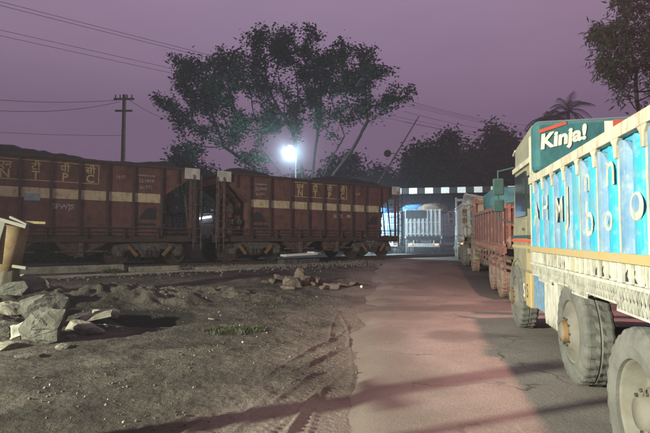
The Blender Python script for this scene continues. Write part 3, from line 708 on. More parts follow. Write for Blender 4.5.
# the soft-drink banner tarpaulin box behind its headboard
k = thing('tarpaulin_box', 'teal tarpaulin covered box lettered Kinja! on top of the blue truck', 'tarpaulin', R(6.80, BL0-.03, 0), RANG-.02)
b = MB(); b.span((0, 0, 2.40), (2.25, .30, 3.10))
tb = b.build('cover', M['tank'], k, bevel=.07)
text('Kinja!', .27, M['white'], k, (.34, -.008, 2.84), (PI/2, math.radians(-12), 0), ext=.006, shear=.3, offset=.011, sx=.95)
MB().bar((.06, -.004, 2.94), (.40, -.004, 3.045), .045, .014, (0, 1, 0)).build('red_stripe', M['redpaint'], k)
MB().span((.86, -.006, 2.86), (.96, 0, 3.04)).build('white_stripe', M['white'], k)
MB().span((.96, -.006, 2.80), (1.5, 0, 3.05)).build('red_patch', M['redpaint'], k)

# red truck ahead
bz = lambda s, l: float(base_z(R(s, l).x, R(s, l).y))
red = cargo_truck('rust red goods truck with dark tarpaulin in front of the blue truck', 'truck', 11.5, 1.72, bz(12.5, 1.7)-.02, 7.4, 2.28,
    [(8.5, .0, 1.05, 'front'), (2.75, -.02, 1.05, 'rear'), (1.2, -.02, 1.05, 'rear')],
    (M['redside'], M['redside'], M['redpost'], M['redpost'], M['cab']), cab_top=2.95, tilt=.019, tyre_m=M['tyre_red'], pw=.34)
# tarped load on it
def hump(name, label, cat, s, l, z, sz, m, seed, sub=2):
    rs = random.Random(seed); bm = bmesh.new(); bmesh.ops.create_icosphere(bm, subdivisions=4, radius=1)
    for v in bm.verts:
        p = v.co.copy(); q = 1+.40*(float(fbm(np.array([p.x*1.6+seed]), np.array([p.y*1.6+p.z]), 4)[0]))*2
        c = Vector([math.copysign(abs(a)**.5, a) for a in p]); v.co = Vector((c.x*sz[0]*q, c.y*sz[1]*q, max(c.z, -.2)*sz[2]*q))
    me = bpy.data.meshes.new(name); bm.to_mesh(me); bm.free(); me.materials.append(m); me.polygons.foreach_set('use_smooth', [True]*len(me.polygons))
    o_ = bpy.data.objects.new(name, me); COL.objects.link(o_); o_.location = R(s, l, z); o_.rotation_euler = (0, 0, RANG); return tag(o_, label, cat)
hump('tarped_load', 'dark green tarpaulin bundle on the front of the red truck', 'tarpaulin', 17.6, 2.95, 2.35, (1.0, 1.1, .70), M['tarp'], 3)
hump('tarped_load', 'low dark tarpaulin over the middle of the red truck load', 'tarpaulin', 14.2, 2.95, 2.10, (1.05, 2.4, .35), M['tarp'], 9)
hump('tarped_load', 'teal tarpaulin bundle showing between red truck and cab mirror', 'tarpaulin', 15.8, 2.75, 2.50, (.85, .9, .55), M['tank'], 5)
third = cargo_truck('pale grey goods truck next to the rails, ahead of the red truck', 'truck', 21.4, 1.50, bz(22, 1.5), 5.6, 2.75,
    [(6.7, 0, 1.05, 'front'), (5.0, 0, 1.05, 'front'), (1.9, 0, 1.05, 'rear'), (.6, 0, 1.05, 'rear')],
    (M['greyside'], M['greyside'], M['greyside'], M['greyside'], M['greyside']), cab_len=1.7, cab_top=2.9, tilt=.020, pw=.30)
hump('sack_load', 'pale sacks heaped on the grey truck beside the rails', 'sacks', 24.2, 2.75, 3.0, (1.05, 2.4, .5), M['greyside'], 12)
far1 = cargo_truck('grey-white goods truck seen from behind beyond the railway crossing', 'truck', 33.3, -1.55, .33, 6.5, 3.15,
    [(7.4, 0, 1.05, 'front'), (1.5, 0, 1.05, 'rear')], (M['greyside'], M['pale'], M['cream2'], M['cream2'], M['greyside']), cab_top=3.1, wdt=2.45, rear_lit=True, rot=.05)
MB().span((-.02+.05, -.06-.02, 2.55), (1.35, -.055, 3.10)).build('black_sheet', M['black'], far1)
hump('sack_load', 'brown sacks heaped on the truck beyond the railway crossing', 'sacks', 35.6, .35, 3.45, (1.0, 1.6, .50), M['sack'], 22)
hump('tarped_load', 'blue tarpaulin bundle left of the brown sacks beyond the crossing', 'tarpaulin', 36.4, -1.0, 3.55, (1.0, 1.5, .42), M['bluetarp'], 32)
far2 = cargo_truck('bright blue-cyan goods truck partly hidden by the end of the train', 'truck', 35.0, -4.55, .33, 6.5, 3.0,
    [(7.4, 0, 1.05, 'front'), (1.5, 0, 1.05, 'rear')], (M['pale'], M['cyan'], M['white'], M['cream2'], M['cyan']), cab_top=3.1, wdt=2.5, rot=-.03)
hump('tarped_load', 'bright blue tarpaulin over the truck by the end of the train', 'tarpaulin', 37.6, -3.4, 3.15, (1.05, 2.3, .7), M['bluetarp'], 42)
far3 = cargo_truck('grey truck farthest up the road, between the two grey trucks', 'truck', 41.5, .75, .33, 6.5, 3.3,
    [(7.4, 0, 1.05, 'front'), (1.5, 0, 1.05, 'rear')], (M['greyside'], M['cream2'], M['cream2'], M['cream2'], M['greyside']), cab_top=3.1, wdt=2.45)
MB().box((0, 0, 0), (.10, .03, .07)).build('lit_tail_lamp', M['tail'], third).location = (-.06, .2, 1.0)

# ------------------------------------------------------------------ crossing furniture
hg = thing('height_gauge', 'striped black and white height gauge beam spanning the road', 'height gauge', R(35, 0, .33), RANG)
zb = 4.95-.33; b = MB(); L_ = -4.2; k2 = 0
while L_ < 6.2:
    b.cur = k2 % 2; b.span((L_, -.08, zb-.21), (L_+.57, .08, zb+.21)); L_ += .57; k2 += 1
b.build('beam', [M['black'], M['white']], hg)
for x in (-4.3, 6.3): MB().span((x-.09, -.09, -.1), (x+.09, .09, zb+.25)).build('post', M['iron'], hg)
bp = P(380, 181, 28); tp = P(420, 115, 28); pv = bp-(tp-bp)*.55
bg_ = thing('barrier', 'raised level crossing barrier boom with a round disc', 'barrier', (pv.x, pv.y, .33))
def loc(p): return Vector(p)-Vector((pv.x, pv.y, .33))
MB().tube(loc(pv), loc(tp), .075, .03, 8).build('boom', M['iron'], bg_)
dc = P(388, 153, 28); b = MB(); b.lathe([(0, -.03), (.22, -.03), (.22, .03), (0, .03)], loc(dc), 24, 'y'); b.build('disc', M['black'], bg_)
MB().tube(loc(dc), loc(P(397, 153, 28)), .025).build('disc_bracket', M['iron'], bg_)
MB().span((-.18, -.18, 0), (.18, .18, 1.3)).build('pedestal', M['iron'], bg_, bevel=.03)

def street_lamp(label, base_, head, wm, power, col, spot=None, aim=None, blend=.5, dome=False, hsz=(.55, .24)):
    t = thing('street_lamp', label, 'street lamp', base_)
    h = Vector(head)-Vector(base_); top = Vector((0, 0, h.z+.1))
    MB().tube((0, 0, -.2), top, .09, .045 if dome else .055, 12).build('pole', M['black' if dome else 'galv'], t, smooth_=True)
    if dome:
        MB().tube(top, h+Vector((0, 0, .2)), .03, .03, 6).build('arm', M['black'], t)
        o_ = MB().lathe([(.04, .24), (.10, .22), (.16, .18)], (0, 0, 0), 24, 'z').build('lamp_shade', M['iron'], t, smooth_=True); o_.location = h
        o_ = MB().lathe([(0, -.20), (.13, -.17), (.21, -.07), (.23, .04), (.20, .10)], (0, 0, 0), 28, 'z').build('bulb', wm, t, smooth_=True); o_.location = h
        ld = bpy.data.lights.new('lamp_light', 'POINT'); ld.energy = power; ld.color = col; ld.shadow_soft_size = .09
        lo_ = bpy.data.objects.new('lamp_light', ld); COL.objects.link(lo_); lo_.location = Vector(head)+Vector((0, -.12, -.40)); return t
    MB().path([top, top*.3+Vector((h.x*.4, h.y*.4, h.z*.7+.35)), h+Vector((0, 0, .12))], .035, 8).build('arm', M['galv'], t)
    a = math.atan2(h.y, h.x)
    o_ = MB().box((0, 0, .07), (hsz[0], hsz[1], .08)).build('lamp_head', M['galv'], t, bevel=.02); o_.location = h; o_.rotation_euler = (0, 0, a)
    o_ = MB().lathe([(0, -.10), (.07, -.085), (.10, -.02), (.10, .03)], (0, 0, 0), 20, 'z').build('bulb', wm, t, smooth_=True); o_.location = h
    ld = bpy.data.lights.new('lamp_light', 'SPOT' if spot else 'POINT'); ld.energy = power; ld.color = col; ld.shadow_soft_size = .16
    if spot: ld.spot_size = math.radians(spot); ld.spot_blend = blend
    lo_ = bpy.data.objects.new('lamp_light', ld); COL.objects.link(lo_); lo_.location = Vector(head)+Vector((0, 0, -.22))
    if aim is not None: lo_.rotation_euler = (Vector(aim)-lo_.location).to_track_quat('-Z', 'Y').to_euler()
    return t
street_lamp('pale street lamp standing left of the viewer', (KEY_POS.x-1.2, KEY_POS.y-.3, 0), KEY_POS, M['lampwarm'], KEY_W, KEY_COL, spot=121, aim=(4.0, 4.5, 1.4), blend=1.0)
pk = R(7.8, 2.85, 9.0)
pls = street_lamp('pink glowing street lamp on the right verge behind the trucks', R(6.3, 6.6, 0), pk, M['lamppink'], PINK_W, PINK_COL, spot=140, aim=R(8.5, .6, 0))
o = MB().span((-.33, -1.6, -.84), (-.31, 1.6, .12)).build('light_blocker', M['galv'], pls); o.location = pk-R(6.3, 6.6, 0); o.rotation_euler = (0, 0, RANG)  # unseen plate added to keep the pink light off the dirt
fl = P(290, 148, 33.0)
street_lamp('bluish white street lamp glowing in front of the big tree', (fl.x+.3, fl.y+1.5, .3), fl, M['lampwhite'], FAR_W, FAR_COL, dome=True)

fk = R(30, -7.2, 4.5); fb = thing('floodlight', 'low bluish floodlight hidden behind the far wagon, facing the crossing', 'floodlight', (fk.x, fk.y, .3))
MB().tube((0, 0, -.1), (0, 0, 4.1), .05).build('pole', M['galv'], fb)
o = MB().box((0, 0, 0), (.12, .4, .3)).build('lamp_head', M['galv'], fb); o.location = (-.1, 0, 4.2)
o = MB().box((0, 0, 0), (.02, .34, .24)).build('lamp_glass', M['lampwhite'], fb); o.location = (-.03, 0, 4.2)
ld = bpy.data.lights.new('lamp_light', 'SPOT'); ld.energy = FLOOD_W; ld.color = FAR_COL; ld.shadow_soft_size = .1; ld.spot_size = math.radians(100); ld.spot_blend = .4
o = bpy.data.objects.new('lamp_light', ld); COL.objects.link(o); o.location = fk+Vector((.05, 0, 0)); o.rotation_euler = (R(32.5, 1, 1.2)-o.location).to_track_quat('-Z', 'Y').to_euler()

# posts outside the frame, whose shadows fall over the road
ps = thing('cross_post', 'leaning wooden post with crossbar on the near verge', 'post', (-3.6, 2.74, 0))
MB().tube((0, 0, -.2), (0, 0, 1.74), .14, .11, 10).build('post', M['wood'], ps)
MB().bar((-.13, .30, 1.30), (.13, -.30, 1.30), .10, .05).build('crossbar', M['wood'], ps)
ps = MB().tube((0, 0, -.2), (0, 0, 1.64), .07, .05, 10).build('plain_post', M['wood']); ps.location = (-3.2, 2.15, 0)
tag(ps, 'plain round wooden post on the near verge', 'post')

# ------------------------------------------------------------------ faded yellow post at the left edge
yp = thing('broken_post', 'faded yellow stump carrying white bent brackets at the left edge', 'post', (P(8, 300, 9.5).x, 9.5, .12))
def lp(x, y, Y=9.5): return P(x, y, Y)-Vector((P(8, 300, 9.5).x, 9.5, .12))
MB().tube(lp(2, 310), lp(9, 268), .36, .22, 9).build('stump', M['wood'], yp, bevel=.02)
MB().tube(lp(8, 271), lp(13, 226), .22, .29, 20).build('painted_barrel', M['yellowpost'], yp, smooth_=True)
b = MB(); b.bar(lp(-12, 216, 9.2), lp(27, 227, 9.2), .08, .07); b.bar(lp(3, 222, 9.2), lp(-8, 262, 9.15), .05, .10); b.bar(lp(10, 217, 9.6), lp(27, 225, 9.2), .05, .05)
b.bar(lp(14, 266, 9.2), lp(28, 268, 9.15), .06, .06); b.build('bracket', M['rag'], yp, bevel=.012)
MB().bar(lp(20, 222, 9.5), lp(46, 223, 9.6), .10, .05).build('plank', M['ochre2'], yp)

# ------------------------------------------------------------------ rocks and rubble
def rock(name, label, cat, loc_, sz, rot, m, seed, group, n=26, flat=.5, box=.7):
    rs = random.Random(seed); bm = bmesh.new()
    for i in range(n):
        p = Vector([rs.gauss(0, 1) for _ in range(3)]).normalized()
        mx = max(abs(p.x), abs(p.y), abs(p.z)); p = p*(1-box)+p/mx*box*.8; bm.verts.new((p.x*sz[0], p.y*sz[1], p.z*sz[2]))
    r_ = bmesh.ops.convex_hull(bm, input=bm.verts)
    for v in [v for v in bm.verts if not v.link_faces]: bm.verts.remove(v)
    bmesh.ops.bevel(bm, geom=list(bm.edges), offset=min(sz)*.09, segments=1, affect='EDGES', clamp_overlap=True)
    bmesh.ops.remove_doubles(bm, verts=bm.verts, dist=.004); _h = bmesh.ops.convex_hull(bm, input=bm.verts); bmesh.ops.delete(bm, geom=[v for v in bm.verts if not v.link_faces], context='VERTS')
    bmesh.ops.triangulate(bm, faces=bm.faces)
    bmesh.ops.subdivide_edges(bm, edges=[e for e in bm.edges if e.calc_length() > min(sz)*.4], cuts=3, use_grid_fill=True)
    for v in bm.verts:
        q = float(fbm(np.array([v.co.x*6+seed]), np.array([v.co.y*6+v.co.z*5]), 5)[0])+.5*float(fbm(np.array([v.co.x*22+seed+v.co.z*9]), np.array([v.co.y*22+v.co.z*17]), 3)[0]); v.co += v.co.normalized()*q*min(sz)*.55
    me = bpy.data.meshes.new(name); bm.to_mesh(me); bm.free(); me.materials.append(m)
    o_ = bpy.data.objects.new(name, me); COL.objects.link(o_); o_.location = loc_; o_.rotation_euler = rot
    return tag(o_, label, cat, group)
def gp(x, y, Y, dz=0):       # place by bearing and distance, standing on the ground
    X = (x-325)/F*Y; return Vector((X, Y, float(ground_z(np.array([X]), np.array([Y]))[0])+dz))
RG = 'broken rocks piled at the left'
rock('rock', 'big pale flat rock standing at the back of the left pile', 'rock', gp(47, 0, 7.7, .22), (.42, .19, .36), (.35, .15, .2), M['rock'], 1, RG)
rock('rock', 'largest pale angular rock at the front of the left pile', 'rock', gp(49, 0, 6.95, .18), (.38, .22, .34), (-.5, .1, -.2), M['rock'], 2, RG)
rock('rock', 'long block of rock touching the left edge of the photo', 'rock', gp(8, 0, 7.0, .08), (.36, .2, .16), (.1, -.1, .45), M['rock'], 3, RG)
rock('rock', 'squared block behind the left pile below the yellow stump', 'rock', gp(16, 0, 8.9, .22), (.36, .22, .15), (.05, -.12, .2), M['rock'], 4, RG)
rock('rock', 'dark block lying under the squared block at left', 'rock', gp(12, 0, 8.3, .08), (.40, .25, .16), (.1, .1, -.1), M['concrete'], 5, RG)
rock('rock', 'flat dark slab leaning right of the largest pale rock', 'rock', gp(86, 0, 7.6, .06), (.42, .16, .09), (.1, .18, -.25), M['concrete'], 6, RG)
rock('rock', 'low slab sunk in dirt right of the leaning dark slab', 'rock', gp(108, 0, 8.6, .05), (.28, .18, .09), (0, .2, .4), M['concrete'], 7, RG)
rock('rock', 'low flat stone in the dirt in front of the white rag', 'rock', gp(33, 0, 6.1, .01), (.20, .12, .05), (0, .05, .3), M['rock'], 8, RG)
rock('rock', 'small rounded stone beside the largest pale rock', 'rock', gp(74, 0, 7.1, .02), (.10, .08, .06), (0, 0, .8), M['rock'], 9, RG)
rock('rock', 'dark boulder behind the yellow stump at the left edge', 'rock', gp(30, 0, 9.9, .16), (.5, .3, .28), (0, 0, .2), M['concrete'], 10, RG)
rock('rock', 'dark chunk wedged between yellow stump and big back rock', 'rock', gp(30, 0, 8.5, .12), (.24, .2, .2), (.2, .3, .5), M['concrete'], 11, RG)
rock('rock', 'dark flat slab behind the leaning slab, at the hollow', 'rock', gp(98, 0, 8.1, .10), (.34, .2, .07), (.12, -.22, .15), M['concrete'], 12, RG)
rock('rock', 'half buried dark lump in front of the long left block', 'rock', gp(12, 0, 6.5, .02), (.16, .12, .09), (0, .1, .9), M['concrete'], 13, RG)
rock('rock', 'small dark stone in the gap below the largest pale rock', 'rock', gp(66, 0, 6.6, .01), (.12, .10, .06), (0, .1, .2), M['concrete'], 14, RG)
rg = MB(); n = 14
XX2 = np.linspace(-1, 1, n)
for i in range(n):
    for j in range(n):
        u, v = XX2[i], XX2[j]; rg.v.append((u*.22+.04*math.sin(v*5), v*.15, .16-.12*(u*u+v*v)+.10*float(fbm(np.array([u*2.5+3]), np.array([v*2.5]), 4)[0])*2))
for i in range(n-1):
    for j in range(n-1): a = i*n+j; rg.face((a, a+n, a+n+1, a+1))
o = rg.build('rag', M['cloth'], smooth_=True); md = o.modifiers.new('s', 'SOLIDIFY'); md.thickness = .008
o.location = gp(32, 0, 7.0, .02); o.rotation_euler = (0, .3, .3); tag(o, 'crumpled white rag draped over the left rock pile', 'rag')
for lab, x, Y, L2, r_ in (('short white stick lying on the leaning dark slab', 92, 7.7, .16, .6), ('white scrap at the right tip of the dark slab', 108, 7.9, .13, -.8), ('white scrap on the dirt heap behind the slabs', 165, 10.4, .12, .3), ('pale scrap on the dirt near the tyre ruts', 245, 6.6, .08, 1.1), ('whitish litter piece left of the weeds', 212, 8.6, .10, .4)):
    o = MB().box((0, 0, 0), (L2, .035, .025), (.1, .2, 0)).build('litter', M['cloth'], bevel=.006); o.location = gp(x, 0, Y, .05 if Y < 8 else .03); o.rotation_euler = (0, 0, r_); tag(o, lab, 'litter', 'white litter scraps')
BG = 'row of broken bricks before the track'
bricks = [(268, .16, .10, .07, 'low stone at the left end of the brick row'), (281, .18, .13, .12, 'second stone from the left in the brick row'), (293, .26, .20, .20, 'rounded tall lump in the brick row'), (306, .27, .16, .19, 'widest lump in the middle of the brick row'),
          (318, .10, .22, .14, 'narrow tilted block right of the widest lump'), (331, .10, .24, .13, 'tilted block second from the right of the row'), (343, .18, .12, .07, 'flat block in front of the right tilted block'), (354, .20, .12, .08, 'low block at the right end of the brick row'), (288, .20, .10, .06, 'flat stone in front of the tall lump')]
bricks += [(273, .13, .10, .09, 'small chip between the two leftmost stones of the brick row'), (300, .14, .12, .26, 'upper lump resting at the back of the brick row'), (325, .22, .14, .07, 'flat piece below the two tilted blocks'), (312, .16, .12, .07, 'flat chip in front of the widest lump')]
for i, (x, a, c, h, lab) in enumerate(bricks):
    a, c, h = a*1.35, c*1.3, h*1.0
    Y = 13.6+.35*math.sin(i*2.1)-(.5 if i == 8 else 0)
    rock('brick_lump', lab, 'brick', gp(x, 0, Y, h*.55), (a, c, h), (.15*math.sin(i), (.5 if i in (4, 5) else .1), .4+.9*math.sin(i*3)), M['brick'], 40+i, BG, n=22, box=.8)
o = rock('white_stone', 'small bright white stone at the right end of the brick row', 'stone', gp(361, 0, 13.4, .06), (.05, .05, .05), (0, 0, 0), M['white'], 77, None); 

# ------------------------------------------------------------------ vegetation
def leaves(centres, per, spread, smin, smax, rs, droop=0, aspect=.5):
    n = len(centres)*per; c = np.repeat(np.asarray(centres), per, 0)+rs.normal(0, spread, (n, 3))
    d = rs.normal(0, 1, (n, 3)); d[:, 2] = d[:, 2]*.5-droop; d /= np.linalg.norm(d, axis=1)[:, None]
    u = rs.normal(0, 1, (n, 3)); e_ = np.cross(d, u); e_ /= np.linalg.norm(e_, axis=1)[:, None]+1e-6
    L = rs.uniform(smin, smax, n)[:, None]; W = L*aspect*.5
    V = np.stack([c, c+d*L*.45+e_*W, c+d*L, c+d*L*.45-e_*W], 1).reshape(-1, 3)
    return V, np.arange(n*4).reshape(-1, 4)
def grow(stems, A, step, infl, kill, rs, iters=140, wig=.1):
    """space colonisation; stems: list of polylines starting at the ground. returns nodes and parents"""
    N = []; par = []
    for pl in stems:
        prev = -1
        for a, b_ in zip(pl[:-1], pl[1:]):
            a = np.array(a); b_ = np.array(b_); k = max(1, int(np.linalg.norm(b_-a)/step))
            if prev < 0: N.append(a); par.append(-1); prev = len(N)-1
            for q in range(1, k+1): N.append(a+(b_-a)*q/k+rs.normal(0, .04, 3)*step); par.append(prev); prev = len(N)-1
    A = np.array(A); N = list(N); alive = np.ones(len(A), bool)
    near = np.full(len(A), 1e9); who = np.zeros(len(A), int)
    def upd(i0):
        P_ = np.array(N[i0:]); D = np.linalg.norm(A[:, None]-P_[None], axis=2); j = D.argmin(1); dm = D[np.arange(len(A)), j]
        m_ = dm < near; near[m_] = dm[m_]; who[m_] = j[m_]+i0
    upd(0)
    for it in range(iters):
        act = alive & (near < infl)
        if not act.any(): 
            if not alive.any(): break
            act = alive
        i0 = len(N); g_ = {}
        for a in np.nonzero(act)[0]:
            v = A[a]-N[who[a]]; g_.setdefault(who[a], np.zeros(3)); g_[who[a]] = g_[who[a]]+v/(np.linalg.norm(v)+1e-6)
        for k, v in g_.items():
            v = v/(np.linalg.norm(v)+1e-6)+rs.normal(0, wig, 3); v /= np.linalg.norm(v); N.append(N[k]+v*step); par.append(k)
        upd(i0); alive &= near > kill
        if len(N) > 6000: break
    return np.array(N), np.array(par)
def branch_mesh(N, par, tip, ex=2.3, rmax=1.0):
    r = np.zeros(len(N)); has = np.zeros(len(N), bool); acc = np.zeros(len(N))
    for i in range(len(N)-1, -1, -1):
        r[i] = tip if acc[i] == 0 else acc[i]**(1/ex)
        if par[i] >= 0: acc[par[i]] += r[i]**ex
    r = np.minimum(r, rmax)
    b_ = MB()
    for i in range(len(N)):
        if par[i] >= 0: b_.tube(N[par[i]], N[i], min(r[par[i]], r[i]*1.25), r[i], 6 if r[i] > .05 else 4, cap=False)
    return b_, r
def tree(name, label, stems, A, seed, step=.5, infl=5, kill=.8, tip=.014, per=12, spread=.25, ls=(.14, .28), leaf='leaf', thr=1.9, group=None, cat='tree', aspect=.5, droop=0, extra=0):
    rs = np.random.RandomState(seed); base = Vector(stems[0][0]); N, par = grow(stems, A, step, infl, kill, rs)
    t = thing(name, label, cat, base, 0, group); off = np.array(base)
    bm_, r = branch_mesh(N-off, par, tip); bm_.build('trunk', M['bark'], t, smooth_=True)
    tips = N[(r < tip*thr)]-off
    if extra: tips = np.concatenate([tips, np.array(A)[rs.rand(len(A)) < extra]-off])
    V, Fq = leaves(tips, per, spread, ls[0], ls[1], rs, droop, aspect)
    raw('crown', V, Fq, M[leaf], t); return t
def pix_attr(ells, n, Y, dY, rs, power=.5, gaps=None):
    ar = np.array([e_[2]*e_[3] for e_ in ells], float); ar /= ar.sum(); A = []
    while len(A) < n:
        if len(A) > 50000: break
        e_ = ells[rs.choice(len(ells), p=ar)]; a = rs.uniform(0, 2*PI); q = rs.rand()**power; x = e_[0]+e_[2]*q*math.cos(a); y = e_[1]+e_[3]*q*math.sin(a)
        if gaps is not None and float(fbm(np.array([x/gaps]), np.array([y/(gaps*.7)+9]), 3)[0]) < -.055: continue
        Yd = Y+rs.uniform(-1, 1)*dY*math.sqrt(max(0, 1-q*q*.8)); A.append(tuple(P(x, y, Yd)))
    return A
rs = np.random.RandomState(11)
TY = 37.0
A = pix_attr([(285, 84, 115, 44), (190, 95, 40, 36), (180, 72, 32, 20), (172, 100, 24, 14), (212, 90, 34, 30), (245, 62, 38, 32), (285, 45, 42, 30), (292, 85, 36, 26), (340, 62, 44, 28), (385, 78, 34, 22), (400, 104, 22, 14), (350, 100, 44, 18), (218, 128, 34, 18), (250, 118, 26, 18), (196, 152, 26, 7), (255, 155, 20, 6)], 1350, TY, 4.2, rs, gaps=15.)
def pw(x, y, Y): return tuple(P(x, y, Y))
g0 = lambda x, Y: ((x-325)/F*Y, Y, .2)
tree('tree', 'large spreading tree with many forked stems behind the wagons',
     [[g0(300, TY), pw(298, 200, TY), pw(280, 172, TY-.5), pw(262, 150, TY-1)], [g0(302, TY), pw(305, 190, TY), pw(300, 160, TY+.6), pw(292, 130, TY+1)],
      [g0(312, TY), pw(318, 190, TY), pw(330, 160, TY), pw(345, 135, TY-.4)], [g0(308, TY), pw(311, 190, TY), pw(314, 160, TY+1), pw(318, 128, TY+1)],
      [g0(296, TY), pw(285, 190, TY), pw(250, 165, TY), pw(222, 145, TY)], [g0(316, TY), pw(325, 185, TY-.5), pw(352, 150, TY-1), pw(368, 120, TY-1.5)]],
     A, 5, step=.42, infl=4.2, kill=.60, tip=.018, per=24, spread=.25, ls=(.14, .36), aspect=.55, extra=.2)

# near tree at the top right
rs = np.random.RandomState(12); NY = 17.0
A = pix_attr([(606, 36, 20, 12), (604, 64, 18, 8), (632, 30, 30, 24), (640, 18, 34, 26), (612, 38, 26, 16), (650, 60, 40, 30), (612, 78, 22, 12), (690, 40, 50, 50), (640, 95, 22, 14), (645, -20, 40, 25)], 460, NY, 2.0, rs, gaps=9.)
tree('tree', 'dark drooping leaved tree hanging into the top right corner', [[g0(655, NY), pw(650, 150, NY), pw(642, 110, NY), pw(640, 80, NY)]], A, 6, step=.3, infl=3, kill=.42, tip=.010, per=36, spread=.15, ls=(.15, .34), leaf='leafdark', aspect=.22, droop=.6)

# trees beyond the crossing
BT = 'trees beyond the crossing'
def bg_tree(name, label, x, ytop, half, Y, seed, n=170, ybot=215, leaf='leafdark'):
    rs_ = np.random.RandomState(seed); k = (ybot-ytop)
    ells = [(x+rs_.uniform(-.45, .45)*half, ytop+k*rs_.uniform(.22, .75), half*rs_.uniform(.38, .6), k*rs_.uniform(.16, .26)) for _ in range(6)]+[(x, ytop+k*.45, half*.85, k*.4), (x, ytop+k*.3, half*.45, k*.28), (x-half*.6, ytop+k*.6, half*.4, k*.2), (x+half*.6, ytop+k*.6, half*.4, k*.2)]
    sc = Y/45
    tree(name, label, [[g0(x, Y), pw(x+1, 215, Y), pw(x-1, 200, Y)]], pix_attr(ells, int(n*1.25), Y, half/F*Y*.8, rs_), seed, step=.6*sc, infl=5*sc, kill=.9*sc, tip=.03, per=44, spread=.45*sc, ls=(.26*sc, .5*sc), leaf=leaf, thr=1.8, group=BT, extra=.5)
bg_tree('tree', 'dark bushy tree right behind the raised barrier boom', 425, 143, 26, 46, 21)
bg_tree('tree', 'tall dark tree above the height gauge beam', 458, 125, 32, 48, 22, 190)
bg_tree('tree', 'dark crown left of the palms behind the red truck', 495, 123, 30, 50, 23, 190)
bg_tree('tree', 'dark crown below the palms behind the blue truck cab', 535, 135, 30, 52, 24, 170)
bg_tree('tree', 'dark crown just right of the palms over the teal box', 588, 128, 34, 50, 25, 170)
bg_tree('tree', 'dark crown behind the cream rail at the right edge', 645, 118, 40, 48, 26, 170)
bg_tree('tree', 'hazy tree behind the lamp glow above the far wagon', 345, 150, 26, 62, 27, 140, leaf='leaf')
bg_tree('tree', 'low hazy tree next to the raised barrier boom', 383, 168, 20, 66, 28, 110, leaf='leaf')
bg_tree('tree', 'low hazy tree behind the stems of the big tree', 300, 172, 24, 64, 29, 110)
bg_tree('tree', 'dark tree filling the gap between both wagons', 206, 168, 28, 44, 30, 120)
bg_tree('tree', 'dark leafy tree peeking over the end of the near wagon', 180, 150, 26, 44, 33, 130)
bg_tree('tree', 'dark low tree behind the big tree, left of its stems', 250, 170, 26, 50, 31, 120)
bg_tree('tree', 'low dark tree seen between the two trucks beyond the rails', 447, 178, 26, 78, 34, 120, ybot=225)
bg_tree('tree', 'dark tree behind the end of the train', 408, 175, 26, 56, 32, 120)

def palm(label, x, y, Y, seed, L=3.0):
    rs_ = random.Random(seed); top = P(x, y, Y); base = Vector((top.x+.6, top.y, .2)); t = thing('palm_tree', label, 'palm tree', base, 0, 'palms beyond the crossing')
    b_ = MB(); pts = [base+(top-base)*q+Vector((.5*math.sin(q*2.5), 0, 0)) for q in np.linspace(0, 1, 10)]; top = pts[-1]
    b_.path([p-base for p in pts], .17, 8); b_.build('trunk', M['bark'], t)
    b_ = MB()
    for i in range(20):
        a = i*2.4+rs_.random()*.4; el = rs_.uniform(-.3, 1.2); d = Vector((math.cos(a), math.sin(a), 0)); p = top-base; v = d*math.cos(el)+Vector((0, 0, math.sin(el))); n_ = 12
        for q in range(n_):
            p2 = p+v*L/n_; b_.tube(p, p2, .02, .015, 3, False); sd = v.cross(Vector((0, 0, 1))).normalized()
            for sg in (-1, 1):
                for h_ in (0, .5):
                    c = p+(p2-p)*h_; ll = .75*math.sin(PI*min(.95, (q+1.2)/(n_+1)))+.15; tip_ = c+(sd*sg*.75+v*.5-Vector((0, 0, .55)))*ll; k = b_.addv([c, c+v*.09, tip_]); b_.face((k, k+1, k+2))
            p = p2; v = (v+Vector((0, 0, -.16))).normalized()
    b_.build('fronds', M['leafdark'], t)
palm('left palm rising behind the teal Kinja box', 545, 118, 55, 1, 3.0); palm('right taller palm rising behind the teal Kinja box', 568, 110, 55, 2, 3.3)

# undergrowth beyond the track
rs = np.random.RandomState(51); c = []
for i in range(900):
    p = R(rs.uniform(62, 68), rs.uniform(-16, 12)); c.append((p.x, p.y, .3+3.4*rs.rand()))
V, Fq = leaves(c, 40, .5, .35, .75, rs); tag(raw('undergrowth', V, Fq, M['leafdark']), 'dark scrub far along the road beyond the crossing', kind='stuff'); c = []
for i in range(1500):
    p = T(rs.uniform(-22, 11.5), rs.uniform(7, 12))
    if abs(p.x/p.y+.272) < .035: continue
    c.append((p.x, p.y, .35+2.0*rs.rand()**1.2*(.7+.5*math.sin(p.x*1.3))))
for i in range(700):
    p = T(rs.uniform(-2, 7), rs.uniform(13, 17)); c.append((p.x, p.y, .35+4.6*rs.rand()))
V, Fq = leaves(c, 26, .30, .14, .34, rs); tag(raw('undergrowth', V, Fq, M['leafdark']), 'dark tangled undergrowth behind the railway track', kind='stuff')

